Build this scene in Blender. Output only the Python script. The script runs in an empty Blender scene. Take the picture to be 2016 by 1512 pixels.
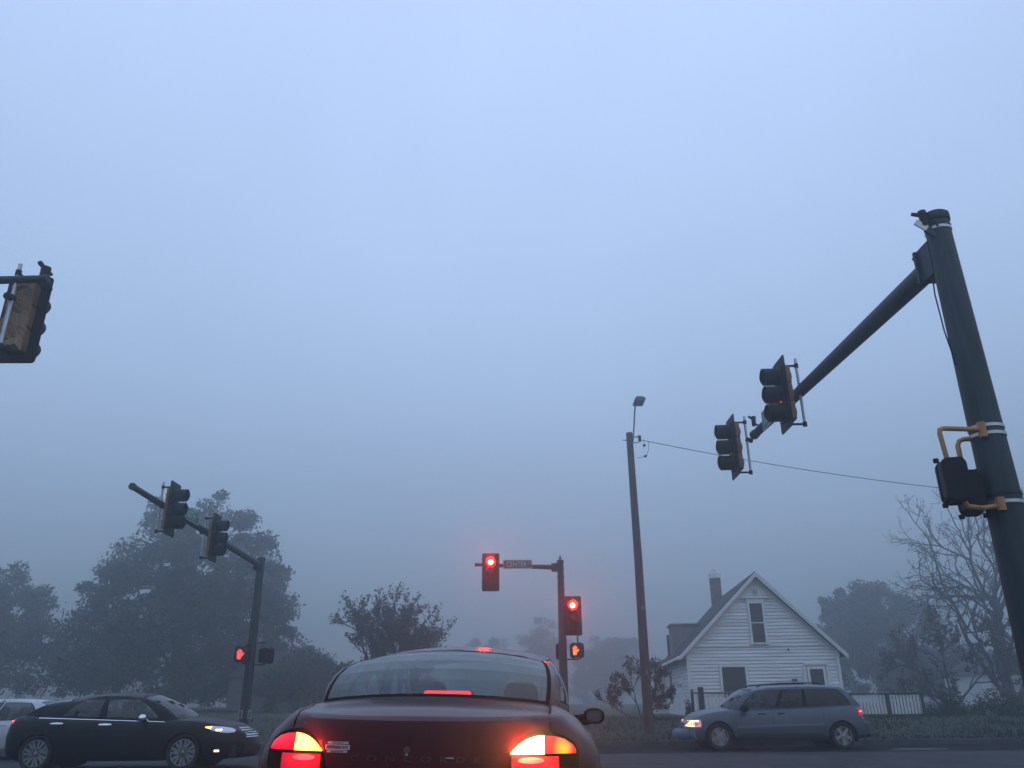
import bpy, bmesh, math, random
import numpy as np
from mathutils import Vector, Matrix
from mathutils.bvhtree import BVHTree
R = math.radians
C = bpy.context.scene.collection
SC = bpy.context.scene

# ------------------------------------------------------------------ camera
cam = bpy.data.cameras.new('camera')
co = bpy.data.objects.new('camera', cam); C.objects.link(co)
cam.sensor_width = 36.0; cam.lens = 1567.0 / 2016.0 * 36.0
cam.clip_start = 0.05; cam.clip_end = 1500
PITCH, ROLL = 21.9004, 0.4261
co.matrix_world = Matrix.Translation((0, 0, 1.2)) @ Matrix.Rotation(R(90 + PITCH), 4, 'X') @ Matrix.Rotation(R(-ROLL), 4, 'Z')
SC.camera = co

# ------------------------------------------------------------------ sky, sun, exposure
w = bpy.data.worlds.new('World'); SC.world = w; w.use_nodes = True
wn, wl = w.node_tree.nodes, w.node_tree.links
wn.clear()
out = wn.new('ShaderNodeOutputWorld'); bg = wn.new('ShaderNodeBackground')
sky = wn.new('ShaderNodeTexSky'); sky.sky_type = 'NISHITA'; sky.sun_disc = False
sky.sun_elevation = R(14); sky.sun_rotation = R(150); sky.air_density = 1.2; sky.dust_density = 1.0; sky.ozone_density = 3.0
tc = wn.new('ShaderNodeTexCoord'); sep = wn.new('ShaderNodeSeparateXYZ')
wl.new(tc.outputs['Generated'], sep.inputs[0])
rampw = wn.new('ShaderNodeValToRGB')                    # overcast deck of cloud: brighter overhead than low down
e = rampw.color_ramp.elements
e[0].position = 0.0; e[0].color = (1.35, 1.75, 2.5, 1)
e[1].position = 0.75; e[1].color = (6.6, 8.5, 12.6, 1)
m2 = e.new(0.14); m2.color = (2.55, 3.45, 5.0, 1)
m = e.new(0.36); m.color = (4.25, 5.8, 8.55, 1)
wl.new(sep.outputs['Z'], rampw.inputs[0])
nz = wn.new('ShaderNodeTexNoise'); nz.inputs['Scale'].default_value = 1.6; nz.inputs['Detail'].default_value = 3
wl.new(tc.outputs['Generated'], nz.inputs['Vector'])
mr = wn.new('ShaderNodeMapRange'); mr.inputs[1].default_value = 0.3; mr.inputs[2].default_value = 0.7
mr.inputs[3].default_value = 0.93; mr.inputs[4].default_value = 1.07
wl.new(nz.outputs[0], mr.inputs[0])
vm = wn.new('ShaderNodeVectorMath'); vm.operation = 'SCALE'
wl.new(rampw.outputs[0], vm.inputs[0]); wl.new(mr.outputs[0], vm.inputs['Scale'])
mixw = wn.new('ShaderNodeMixRGB'); mixw.inputs[0].default_value = 0.85
wl.new(sky.outputs[0], mixw.inputs[1]); wl.new(vm.outputs[0], mixw.inputs[2])
wl.new(mixw.outputs[0], bg.inputs[0]); bg.inputs[1].default_value = 0.1
wl.new(bg.outputs[0], out.inputs[0])

sun = bpy.data.lights.new('sun', 'SUN'); sun.energy = 0.12; sun.angle = R(60); sun.color = (1.0, 0.96, 0.9)
so = bpy.data.objects.new('sun', sun); C.objects.link(so)
so.rotation_euler = (R(76), 0, R(180 - 150))
SC.view_settings.view_transform = 'Standard'; SC.view_settings.look = 'None'
SC.view_settings.exposure = 0.0; SC.view_settings.gamma = 1.0
SC.cycles.volume_bounces = 3
SC.cycles.max_bounces = 8
SC.cycles.transparent_max_bounces = 24
SC.cycles.use_denoising = True
SC.cycles.sample_clamp_indirect = 6.0

# ------------------------------------------------------------------ helpers
def lin(c): return tuple(c) + (1.0,)
def mat(name, col, rough=0.6, metal=0.0, var=0.0, scale=8.0, bump=0.0, coat=0.0, col2=None, stretch=None):
    m_ = bpy.data.materials.new(name); m_.use_nodes = True
    n, l = m_.node_tree.nodes, m_.node_tree.links
    b = n['Principled BSDF']
    b.inputs['Base Color'].default_value = lin(col); b.inputs['Roughness'].default_value = rough
    b.inputs['Metallic'].default_value = metal
    if coat: b.inputs['Coat Weight'].default_value = coat; b.inputs['Coat Roughness'].default_value = 0.06
    if var or col2 or bump:
        t = n.new('ShaderNodeTexCoord'); mp = n.new('ShaderNodeMapping')
        if stretch: mp.inputs['Scale'].default_value = stretch
        l.new(t.outputs['Object'], mp.inputs[0])
        nz_ = n.new('ShaderNodeTexNoise'); nz_.inputs['Scale'].default_value = scale; nz_.inputs['Detail'].default_value = 6
        l.new(mp.outputs[0], nz_.inputs['Vector'])
        rp = n.new('ShaderNodeValToRGB')
        c1 = [max(0, x * (1 - var)) for x in col]; c2 = col2 or [x * (1 + var) for x in col]
        rp.color_ramp.elements[0].position = 0.3; rp.color_ramp.elements[1].position = 0.7
        rp.color_ramp.elements[0].color = lin(c1); rp.color_ramp.elements[1].color = lin(c2)
        l.new(nz_.outputs[0], rp.inputs[0]); l.new(rp.outputs[0], b.inputs['Base Color'])
        if bump:
            bp = n.new('ShaderNodeBump'); bp.inputs['Strength'].default_value = bump; bp.inputs['Distance'].default_value = 0.02
            l.new(nz_.outputs[0], bp.inputs['Height']); l.new(bp.outputs[0], b.inputs['Normal'])
    return m_
def emit(name, col, strength, base=None, rough=0.25):
    m_ = mat(name, base or col, rough); b = m_.node_tree.nodes['Principled BSDF']
    b.inputs['Emission Color'].default_value = lin(col); b.inputs['Emission Strength'].default_value = strength
    return m_
def hot_lens(name, core, rim, r0, r1, base=(0.2, 0.01, 0.01)):
    """a lit lens: the bulb behind it is brightest at the middle of the glass (object origin is the lens centre)"""
    m_ = mat(name, base, 0.25); n, l = m_.node_tree.nodes, m_.node_tree.links; b = n['Principled BSDF']
    t = n.new('ShaderNodeTexCoord'); vl = n.new('ShaderNodeVectorMath'); vl.operation = 'LENGTH'
    l.new(t.outputs['Object'], vl.inputs[0])
    mr_ = n.new('ShaderNodeMapRange'); mr_.inputs[1].default_value = r0; mr_.inputs[2].default_value = r1
    l.new(vl.outputs['Value'], mr_.inputs[0])
    mx = n.new('ShaderNodeMix'); mx.data_type = 'RGBA'; mx.clamp_factor = True
    mx.inputs[6].default_value = lin(core); mx.inputs[7].default_value = lin(rim)
    l.new(mr_.outputs[0], mx.inputs[0]); l.new(mx.outputs[2], b.inputs['Emission Color'])
    b.inputs['Emission Strength'].default_value = 1.0
    return m_
def glass(name, tint, refl=1.0, rough=0.02, mist=0.0):
    """thin tinted car glass: clear tint with a Fresnel reflection"""
    m_ = bpy.data.materials.new(name); m_.use_nodes = True
    n, l = m_.node_tree.nodes, m_.node_tree.links; n.clear()
    o = n.new('ShaderNodeOutputMaterial'); mx = n.new('ShaderNodeMixShader'); ge = n.new('ShaderNodeNewGeometry')
    dt = n.new('ShaderNodeVectorMath'); dt.operation = 'DOT_PRODUCT'; l.new(ge.outputs['Normal'], dt.inputs[0]); l.new(ge.outputs['Incoming'], dt.inputs[1])
    def mth(op, a, b=None):
        k = n.new('ShaderNodeMath'); k.operation = op
        for i, v in enumerate((a, b)):
            if v is None: continue
            if isinstance(v, (int, float)): k.inputs[i].default_value = v
            else: l.new(v, k.inputs[i])
        return k.outputs[0]
    f = mth('ADD', mth('MULTIPLY', mth('POWER', mth('SUBTRACT', 1.0, mth('ABSOLUTE', dt.outputs['Value'])), 5.0), 0.9), 0.06 * refl)
    tr = n.new('ShaderNodeBsdfTransparent'); tr.inputs[0].default_value = lin(tint)
    gl = n.new('ShaderNodeBsdfGlossy'); gl.inputs['Roughness'].default_value = rough; gl.inputs[0].default_value = (1, 1, 1, 1)
    l.new(f, mx.inputs[0]); l.new(tr.outputs[0], mx.inputs[1]); l.new(gl.outputs[0], mx.inputs[2]); l.new(mx.outputs[0], o.inputs[0])
    if mist:                                                # a film of condensation
        df = n.new('ShaderNodeBsdfDiffuse'); df.inputs[0].default_value = (.17, .22, .23, 1); m3 = n.new('ShaderNodeMixShader')
        tx = n.new('ShaderNodeTexCoord'); nt = n.new('ShaderNodeTexNoise'); nt.inputs['Scale'].default_value = 3.0; l.new(tx.outputs['Object'], nt.inputs['Vector'])
        l.new(mth('MULTIPLY', nt.outputs[0], 2 * mist), m3.inputs[0]); l.new(mx.outputs[0], m3.inputs[1]); l.new(df.outputs[0], m3.inputs[2]); l.new(m3.outputs[0], o.inputs[0])
    return m_

class MB:
    def __init__(s): s.v = []; s.f = []; s.mi = []
    def add(s, vs, fs, mi=0):
        b = len(s.v); s.v += [tuple(float(c) for c in p) for p in vs]
        s.f += [tuple(b + i for i in q) for q in fs]; s.mi += [mi] * len(fs)
    def box(s, c, d, rz=0.0, rx=0.0, mi=0, top=1.0):
        M = Matrix.Translation(c) @ Matrix.Rotation(rz, 4, 'Z') @ Matrix.Rotation(rx, 4, 'X')
        x, y, z = d[0] / 2, d[1] / 2, d[2] / 2
        P = [(-x, -y, -z), (x, -y, -z), (x, y, -z), (-x, y, -z), (-x * top, -y * top, z), (x * top, -y * top, z), (x * top, y * top, z), (-x * top, y * top, z)]
        s.add([M @ Vector(p) for p in P], [(0, 3, 2, 1), (4, 5, 6, 7), (0, 1, 5, 4), (1, 2, 6, 5), (2, 3, 7, 6), (3, 0, 4, 7)], mi)
    def rbox(s, c, d, r, axis='y', seg=3, mi=0, M=None):
        """box with rounded corners in the plane normal to axis"""
        a, b = {'x': (1, 2), 'y': (0, 2), 'z': (0, 1)}[axis]; k = {'x': 0, 'y': 1, 'z': 2}[axis]
        pts = []
        for sx, sy, a0 in ((1, 1, 0), (-1, 1, 90), (-1, -1, 180), (1, -1, 270)):
            for i in range(seg + 1):
                t = R(a0 + 90 * i / seg)
                pts.append((sx * (d[a] / 2 - r) + r * math.cos(t), sy * (d[b] / 2 - r) + r * math.sin(t)))
        n = len(pts); vs = []
        for e_ in (-1, 1):
            for p in pts:
                q = [0, 0, 0]; q[a] = p[0] + c[a]; q[b] = p[1] + c[b]; q[k] = c[k] + e_ * d[k] / 2
                vs.append(M @ Vector(q) if M else q)
        fs = [tuple(range(n)), tuple(range(2 * n - 1, n - 1, -1))] + [(i, i + n, (i + 1) % n + n, (i + 1) % n) for i in range(n)]
        s.add(vs, fs, mi)
    def tube(s, pts, rad, n=10, mi=0, cap=True):
        pts = [Vector(p) for p in pts]
        if not hasattr(rad, '__len__'): rad = [rad] * len(pts)
        rings = []; up = None
        for i, p in enumerate(pts):
            d = (pts[min(i + 1, len(pts) - 1)] - pts[max(i - 1, 0)])
            d = d.normalized() if d.length > 1e-9 else Vector((0, 0, 1))
            if up is None: up = Vector((0, 0, 1)) if abs(d.z) < 0.9 else Vector((0, 1, 0))
            a = d.cross(up)
            if a.length < 1e-4: up = Vector((1, 0, 0)); a = d.cross(up)
            a.normalize(); b = a.cross(d); up = b
            rings.append([p + (a * math.cos(2 * math.pi * j / n) + b * math.sin(2 * math.pi * j / n)) * rad[i] for j in range(n)])
        vs = [q for r_ in rings for q in r_]
        fs = [(i * n + j, i * n + (j + 1) % n, (i + 1) * n + (j + 1) % n, (i + 1) * n + j) for i in range(len(pts) - 1) for j in range(n)]
        if cap: fs += [tuple(range(n - 1, -1, -1)), tuple((len(pts) - 1) * n + j for j in range(n))]
        s.add(vs, fs, mi)
    def lathe(s, prof, M=None, n=24, mi=0, close=False):
        """prof: (r, h) about local z"""
        vs = []
        for r_, h in prof:
            for j in range(n):
                p = Vector((r_ * math.cos(2 * math.pi * j / n), r_ * math.sin(2 * math.pi * j / n), h))
                vs.append(M @ p if M else p)
        k = len(prof)
        fs = [(i * n + j, i * n + (j + 1) % n, (i + 1) % k * n + (j + 1) % n, (i + 1) % k * n + j) for i in range(k if close else k - 1) for j in range(n)]
        s.add(vs, fs, mi)
    def grid(s, P, mi=0, flip=False):
        P = np.asarray(P, float); a, b = P.shape[:2]
        fs = []
        for i in range(a - 1):
            for j in range(b - 1):
                q = (i * b + j, (i + 1) * b + j, (i + 1) * b + j + 1, i * b + j + 1)
                fs.append(q[::-1] if flip else q)
        s.add(P.reshape(-1, 3), fs, mi)
    def build(s, name, mats, parent=None, smooth=False, angle=40):
        me = bpy.data.meshes.new(name); me.from_pydata(s.v, [], s.f); me.update()
        for m_ in (mats if isinstance(mats, (list, tuple)) else [mats]): me.materials.append(m_)
        me.polygons.foreach_set('material_index', s.mi)
        if smooth:
            me.polygons.foreach_set('use_smooth', [True] * len(me.polygons))
            me.set_sharp_from_angle(angle=R(angle))
        o = bpy.data.objects.new(name, me); C.objects.link(o)
        if parent: o.parent = parent
        return o
def empty(name, loc=(0, 0, 0), rz=0.0):
    o = bpy.data.objects.new(name, None); C.objects.link(o); o.location = loc; o.rotation_euler = (0, 0, rz); o.empty_display_size = 0.2
    return o
def tag(o, label, cat, group=None, kind=None):
    if label: o['label'] = label
    if cat: o['category'] = cat
    if group: o['group'] = group
    if kind: o['kind'] = kind
    return o
def struct(o): o['kind'] = 'structure'; return o
def copy_tree(o, parent=None):
    c = o.copy(); C.objects.link(c); c.parent = parent
    for ch in list(o.children): copy_tree(ch, c)
    return c
def text_mesh(mb, s, size, M, depth=0.002, spacing=1.0, mi=0, width=None):
    cu = bpy.data.curves.new('lettering', 'FONT'); cu.body = s; cu.size = size; cu.extrude = depth; cu.align_x = 'CENTER'; cu.align_y = 'CENTER'
    cu.space_character = spacing; cu.resolution_u = 3
    o = bpy.data.objects.new('lettering', cu); C.objects.link(o)
    me = bpy.data.meshes.new_from_object(o.evaluated_get(bpy.context.evaluated_depsgraph_get()))
    vs = [v.co.copy() for v in me.vertices]
    if width:
        xs = [v.x for v in vs]; k = width / (max(xs) - min(xs))
        for v in vs: v.x *= k
    mb.add([M @ v for v in vs], [tuple(p.vertices) for p in me.polygons], mi)
    bpy.data.objects.remove(o); bpy.data.curves.remove(cu); bpy.data.meshes.remove(me)
def pw(xs, ys):
    """smooth monotone cubic through points"""
    xs, ys = np.asarray(xs, float), np.asarray(ys, float)
    if xs[0] > xs[-1]: xs, ys = xs[::-1], ys[::-1]
    h = np.diff(xs); d = np.diff(ys) / h; mm = np.zeros(len(xs)); mm[0], mm[-1] = d[0], d[-1]
    for i in range(1, len(xs) - 1):
        mm[i] = 0 if d[i - 1] * d[i] <= 0 else 2 * d[i - 1] * d[i] / (d[i - 1] + d[i])
    def f(x):
        x = np.clip(np.asarray(x, float), xs[0], xs[-1]); i = np.clip(np.searchsorted(xs, x) - 1, 0, len(h) - 1)
        t = (x - xs[i]) / h[i]
        return ((1 + 2 * t) * (1 - t) ** 2 * ys[i] + t * (1 - t) ** 2 * h[i] * mm[i] + t * t * (3 - 2 * t) * ys[i + 1] + t * t * (t - 1) * h[i] * mm[i + 1])
    return f

# ------------------------------------------------------------------ haze
hm = bpy.data.materials.new('haze'); hm.use_nodes = True
hn, hl = hm.node_tree.nodes, hm.node_tree.links; hn.clear()
ho = hn.new('ShaderNodeOutputMaterial'); hv = hn.new('ShaderNodeVolumePrincipled')
hv.inputs['Color'].default_value = (0.78, 0.83, 0.86, 1); hv.inputs['Density'].default_value = 0.0075; hv.inputs['Anisotropy'].default_value = 0.82
hl.new(hv.outputs[0], ho.inputs['Volume'])
mb = MB(); mb.box((0, 75, 11.4), (380, 360, 25.2)); hz = mb.build('haze', hm); hz['kind'] = 'stuff'

# ------------------------------------------------------------------ ground, roads, lawn
def sstep(a, b, x):
    t = np.clip((np.asarray(x, float) - a) / (b - a), 0, 1); return t * t * (3 - 2 * t)
def road_z(y): return 0.2 * (1 - sstep(8.5, 12.5, y))
def lawn_z(x, y):
    x, y = np.asarray(x, float), np.asarray(y, float)
    return 0.13 + 0.44 * sstep(26.6, 37, y) + 0.03 * np.sin(x * 0.7) * np.cos(y * 0.5) * sstep(27, 32, y) + 0.5 * sstep(48, 120, y)
def sheet(name, xs, ys, zf, m_, dz=0.0):
    X, Y = np.meshgrid(xs, ys, indexing='ij'); Z = zf(X, Y) + dz
    mb = MB(); mb.grid(np.stack([X, Y, Z], -1)); o = mb.build(name, m_, smooth=True)
    return struct(o)
def road_mat(name, c, v, rough):
    m_ = mat(name, c, rough, var=v, scale=0.9, bump=0.0)
    n, l = m_.node_tree.nodes, m_.node_tree.links; b = n['Principled BSDF']
    t = n.new('ShaderNodeTexCoord')
    g = n.new('ShaderNodeTexNoise'); g.inputs['Scale'].default_value = 90; g.inputs['Detail'].default_value = 3
    vo = n.new('ShaderNodeTexVoronoi'); vo.feature = 'DISTANCE_TO_EDGE'; vo.inputs['Scale'].default_value = 0.42
    dn = n.new('ShaderNodeTexNoise'); dn.inputs['Scale'].default_value = 1.2; dn.inputs['Detail'].default_value = 5
    ad = n.new('ShaderNodeMixRGB'); ad.inputs[0].default_value = 0.35
    l.new(t.outputs['Object'], dn.inputs['Vector']); l.new(t.outputs['Object'], ad.inputs[1]); l.new(dn.outputs['Color'], ad.inputs[2])
    l.new(ad.outputs[0], vo.inputs['Vector']); l.new(t.outputs['Object'], g.inputs['Vector'])
    ck = n.new('ShaderNodeMapRange'); ck.inputs[1].default_value = 0.0; ck.inputs[2].default_value = 0.012; ck.inputs[3].default_value = 0.35; ck.inputs[4].default_value = 1
    l.new(vo.outputs['Distance'], ck.inputs[0])
    src = b.inputs['Base Color'].links[0].from_socket
    mu = n.new('ShaderNodeMixRGB'); mu.blend_type = 'MULTIPLY'; mu.inputs[0].default_value = 1
    l.new(src, mu.inputs[1]); l.new(ck.outputs[0], mu.inputs[2])
    gr = n.new('ShaderNodeMapRange'); gr.inputs[3].default_value = 0.7; gr.inputs[4].default_value = 1.3; l.new(g.outputs[0], gr.inputs[0])
    m2 = n.new('ShaderNodeMixRGB'); m2.blend_type = 'MULTIPLY'; m2.inputs[0].default_value = 1
    l.new(mu.outputs[0], m2.inputs[1]); l.new(gr.outputs[0], m2.inputs[2]); l.new(m2.outputs[0], b.inputs['Base Color'])
    bp = n.new('ShaderNodeBump'); bp.inputs['Strength'].default_value = 0.4; bp.inputs['Distance'].default_value = 0.01
    l.new(g.outputs[0], bp.inputs['Height']); l.new(bp.outputs[0], b.inputs['Normal'])
    return m_
M_near = road_mat('worn_concrete', (0.052, 0.050, 0.053), 0.3, 0.8)
M_far = road_mat('dark_asphalt', (0.010, 0.010, 0.011), 0.35, 0.9)
for m_ in (M_near, M_far): m_.node_tree.nodes['Principled BSDF'].inputs['Specular IOR Level'].default_value = 0.12
M_road = road_mat('asphalt', (0.05, 0.05, 0.052), 0.3, 0.6)
M_kerb = mat('kerb_concrete', (0.06, 0.06, 0.06), 0.8, var=0.5, scale=3)
M_lawn = mat('lawn', (0.008, 0.022, 0.008), 0.95, var=0.5, scale=1.5, bump=0.6, col2=(0.018, 0.036, 0.013))
M_soil = mat('soil', (0.04, 0.04, 0.03), 0.95, var=0.3)
sheet('ground', np.linspace(-170, 170, 35), np.concatenate([[-80, -20, 0, 8.5], np.linspace(9, 13, 9), [20, 26, 60, 130, 240]]), lambda x, y: road_z(y), M_soil, -0.02)
sheet('approach_road', [-6.5, -2, 2, 4.2], np.concatenate([[-80, -20, 0, 8.5], np.linspace(9, 12.5, 9)]), lambda x, y: road_z(y), M_road)
sheet('cross_street', np.linspace(-150, 150, 61), [12.5, 17, 22.55], lambda x, y: y * 0, M_near)
sheet('cross_street_far_lane', np.linspace(-150, 150, 61), [22.55, 24, 26.25], lambda x, y: y * 0 - 0.004 * (y - 22.5), M_far)
sheet('road_ahead', [-7.4, -3, 1.0], [26.25, 30, 40, 60, 100, 240], lambda x, y: 0.02 + 0.5 * sstep(27, 60, y) + 0.5 * sstep(48, 120, y), M_road, -0.02)
sheet('lawn_right', np.concatenate([np.linspace(1.15, 50, 60), [70, 170]]), np.concatenate([np.linspace(26.4, 52, 40), [60, 80, 130, 240]]), lawn_z, M_lawn)
sheet('lawn_left', np.concatenate([[-170, -70], np.linspace(-50, -7.55, 50)]), np.concatenate([np.linspace(26.4, 52, 40), [60, 80, 130, 240]]), lawn_z, M_lawn)
def kerb(name, x0, x1):
    mb = MB(); mb.box(((x0 + x1) / 2, 26.325, 0.04), (x1 - x0, 0.15, 0.2)); return struct(mb.build(name, M_kerb))
kerb('kerb_right', 1.0, 150); kerb('kerb_left', -150, -7.4)
def blob_patch(name, cx, cy, rx, ry, z, m_, seed):
    rr = random.Random(seed); n = 28
    vs = [(cx, cy, z)] + [(cx + rx * math.cos(t) * k, cy + ry * math.sin(t) * k, z) for t, k in ((2 * math.pi * i / n, 0.8 + 0.35 * rr.random()) for i in range(n))]
    mb = MB(); mb.add(vs, [(0, 1 + i, 1 + (i + 1) % n) for i in range(n)]); return struct(mb.build(name, m_))
M_patch = road_mat('pale_patch', (0.10, 0.10, 0.1), 0.4, 0.7)
blob_patch('road_patch', 7.1, 24.3, 0.75, 0.35, 0.0, M_patch, 1)
blob_patch('road_patch', 10.9, 23.6, 0.75, 0.3, 0.0, M_patch, 2)

def grass_blades():
    rr = np.random.default_rng(5); n = 16000
    x = rr.uniform(1.3, 26, n); y = 26.5 + (rr.random(n) ** 1.5) * 15
    k = n // 5; x[:k] = rr.uniform(-30, -7.6, k)
    z = lawn_z(x, y); h = rr.uniform(0.04, 0.16, n) * (0.6 + 0.8 * (np.sin(x * 1.3) * np.sin(y * 0.9 + 1) > 0.2)); a = rr.uniform(0, 2 * np.pi, n); wd = rr.uniform(0.012, 0.035, n)
    dx, dy = np.cos(a) * wd, np.sin(a) * wd; lx, ly = rr.normal(0, 0.04, n), rr.normal(0, 0.04, n)
    V = np.stack([np.stack([x - dx, y - dy, z - 0.01], -1), np.stack([x + dx, y + dy, z - 0.01], -1), np.stack([x + lx, y + ly, z + h], -1)], 1).reshape(-1, 3)
    mb = MB(); mb.v = [tuple(p) for p in V.tolist()]; mb.f = [(3 * i, 3 * i + 1, 3 * i + 2) for i in range(n)]; mb.mi = [0] * n
    o = mb.build('grass', mat('grass_blades', (0.011, 0.029, 0.010), 0.9, var=0.5, scale=0.7)); tag(o, 'short damp dark green grass on the lawn beside the cross street', 'grass', kind='stuff')
grass_blades()

# ------------------------------------------------------------------ trees
M_bark = mat('bark', (0.05, 0.045, 0.04), 0.95, var=0.4, scale=6, bump=0.5, stretch=(1, 1, 0.25))
def leaf_mat(name, c, c2):
    m_ = mat(name, c, 0.75, var=0.3, scale=0.45, col2=c2)
    return m_
def quads_obj(name, P, size, rr, m_, parent, aspect=0.55):
    n = len(P)
    a = rr.normal(size=(n, 3)); a /= np.linalg.norm(a, axis=1)[:, None]
    b = rr.normal(size=(n, 3)); b -= (a * b).sum(1)[:, None] * a; b /= np.linalg.norm(b, axis=1)[:, None]
    s = (size * rr.uniform(0.6, 1.4, n))[:, None]
    a, b = a * s * 0.5, b * s * 0.5 * aspect
    V = np.stack([P - a, P + b * 0.9 - a * 0.1, P + a, P - b * 0.9 - a * 0.1], 1).reshape(-1, 3)
    me = bpy.data.meshes.new(name); me.vertices.add(4 * n); me.vertices.foreach_set('co', V.ravel())
    me.loops.add(4 * n); me.loops.foreach_set('vertex_index', np.arange(4 * n)); me.polygons.add(n)
    me.polygons.foreach_set('loop_start', np.arange(n) * 4); me.polygons.foreach_set('loop_total', np.full(n, 4))
    me.update(calc_edges=True); me.validate(); me.materials.append(m_)
    o = bpy.data.objects.new(name, me); C.objects.link(o); o.parent = parent
    return o
def bend(p, q, rr, sag=0.12, n=4):
    p, q = np.array(p, float), np.array(q, float); L_ = np.linalg.norm(q - p); off = rr.normal(0, sag * L_ * 0.5, 3); off[2] = abs(off[2]) * 0.6
    return [p + (q - p) * t + off * math.sin(math.pi * t) for t in np.linspace(0, 1, n)]
def leafy_tree(name, label, x, y, H, rx, ry, zc0, ncl, nleaf, lsize, crad, tr, seed, lm, group=None, skew=0.0, flat=2.2, lobes=7):
    rr = np.random.default_rng(seed); z0 = float(lawn_z(x, y)) - 0.05
    root = empty(name, (x, y, z0)); tag(root, label, 'tree', group)
    zc, rz = (H + zc0) / 2, (H - zc0) / 2
    lob = [(rr.normal(size=3), rr.uniform(0.1, 0.32)) for _ in range(lobes)]
    lob = [(d / np.linalg.norm(d), k) for d, k in lob]
    pts = []
    while len(pts) < ncl:
        d = rr.normal(size=3); d /= np.linalg.norm(d)
        k = 0.78 + sum(kk * max(0, (d @ dd) - 0.55) / 0.45 for dd, kk in lob)
        r_ = min(k, 1.08) * rr.random() ** (1 / flat)
        fat = (1 / max(0.35, math.hypot(d[0], d[1]))) ** 0.8 if d[2] < 0 else 1.0
        p = np.array([rx * d[0] * fat * r_ * (1 - 0.2 * max(0, d[2])) + skew * d[2], ry * d[1] * fat * r_, zc + rz * d[2] * r_])
        if p[2] > zc0 * 0.8: pts.append(p)
    pts = np.array(pts)
    mb = MB(); th = zc0 + rz * 1.1
    trunk = [np.array([0, 0, 0.]), np.array([rr.normal(0, .08), rr.normal(0, .08), zc0 * 0.6]), np.array([rr.normal(0, .2) + skew * .2, rr.normal(0, .2), zc0 + rz * 0.4]), np.array([skew * .5, rr.normal(0, .3), th])]
    mb.tube(trunk, [tr * 1.25, tr, tr * 0.75, tr * 0.35], 9)
    nodes = []
    for i in range(11):
        t = rr.uniform(0.25, 1.0); s0 = trunk[1] + (trunk[3] - trunk[1]) * t
        j = pts[rr.integers(len(pts))]; e_ = s0 + (j - s0) * 0.75
        path = bend(s0, e_, rr, 0.25, 5); mb.tube(path, np.linspace(tr * 0.42, tr * 0.12, 5), 6, cap=False); nodes += path[1:]
    nodes = np.array(nodes + trunk[2:])
    sel = rr.permutation(len(pts))[:min(len(pts), 170)]
    for i in sel:
        k = np.argmin(((nodes - pts[i]) ** 2).sum(1)); mb.tube(bend(nodes[k], pts[i], rr, 0.3, 4), [tr * 0.1, tr * 0.07, tr * 0.05, tr * 0.03], 4, cap=False)
    mb.build('trunk', M_bark, root, smooth=True)
    cr = crad * rr.uniform(0.55, 1.35, len(pts))
    D = rr.normal(size=(len(pts) * nleaf, 3)); D /= np.linalg.norm(D, axis=1)[:, None]
    P = np.repeat(pts, nleaf, 0) + D * (rr.random(len(D)) ** 0.42 * np.repeat(cr, nleaf) * rr.uniform(0.75, 1.1, len(D)))[:, None] * np.array([1, 1, 0.75])
    quads_obj('crown', P, lsize, rr, lm, root)
    return root
def twig_tree(name, label, x, y, stems, depth, L0, r0, seed, leaf, lsize, lm, spread=0.5, up=0.35, kids=3, shrink=0.68, group=None, z=None, nseg=4, leafdepth=2, leafscatter=0.05):
    rr = np.random.default_rng(seed); z0 = (float(lawn_z(x, y)) if z is None else z) - 0.05
    root = empty(name, (x, y, z0)); tag(root, label, 'tree', group)
    mb = MB(); LP = []
    def grow(p, d, L_, r_, k):
        path = [p.copy()]; q = p.copy(); dd = d.copy()
        for i in range(nseg):
            dd = dd + rr.normal(0, 0.13, 3) + np.array([0, 0, up * 0.12]); dd /= np.linalg.norm(dd); q = q + dd * L_ / nseg; path.append(q.copy())
        mb.tube(path, np.linspace(r_, r_ * 0.6, nseg + 1), 7 if k == depth else (5 if k > 1 else 3), cap=False)
        if k <= leafdepth and leaf > 0:
            for i in range(leaf):
                t = rr.uniform(0.15, 1.05) * nseg; a_ = min(int(t), nseg - 1); LP.append(path[a_] + (path[a_ + 1] - path[a_]) * (t - a_) + rr.normal(0, leafscatter, 3))
        if k == 0: return
        nk = kids if k > 1 else kids + 1
        for i in range(nk):
            t = rr.uniform(0.35, 1.0) if i else 1.0; a_ = min(int(t * nseg), nseg - 1); s_ = path[a_] + (path[a_ + 1] - path[a_]) * (t * nseg - a_)
            nd = dd + rr.normal(0, spread, 3); nd[2] += up * 0.4; nd /= np.linalg.norm(nd)
            grow(s_, nd, L_ * shrink * rr.uniform(0.75, 1.2), r_ * 0.6, k - 1)
    for (bx, by, dx, dy, dz, kL) in stems:
        d = np.array([dx, dy, dz], float); d /= np.linalg.norm(d); grow(np.array([bx, by, 0.]), d, L0 * kL, r0 * kL, depth)
    mb.build('trunk', M_bark, root, smooth=True)
    if LP: quads_obj('crown', np.array(LP), lsize, rr, lm, root, 0.5)
    return root
LG = leaf_mat('leaves_green', (0.04, 0.055, 0.03), (0.07, 0.08, 0.04))
LD = leaf_mat('leaves_dark', (0.035, 0.045, 0.03), (0.06, 0.06, 0.04))
LA = leaf_mat('leaves_autumn', (0.06, 0.05, 0.035), (0.11, 0.085, 0.06))
G_ = 'trees across the street'
leafy_tree('maple_tree', 'largest tree, broad full crown behind the far left mast arm pole', -32.0, 80, 20.0, 11.2, 9.5, 0.4, 320, 190, 0.40, 1.5, 0.5, 3, LG, G_, lobes=12)
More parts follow.
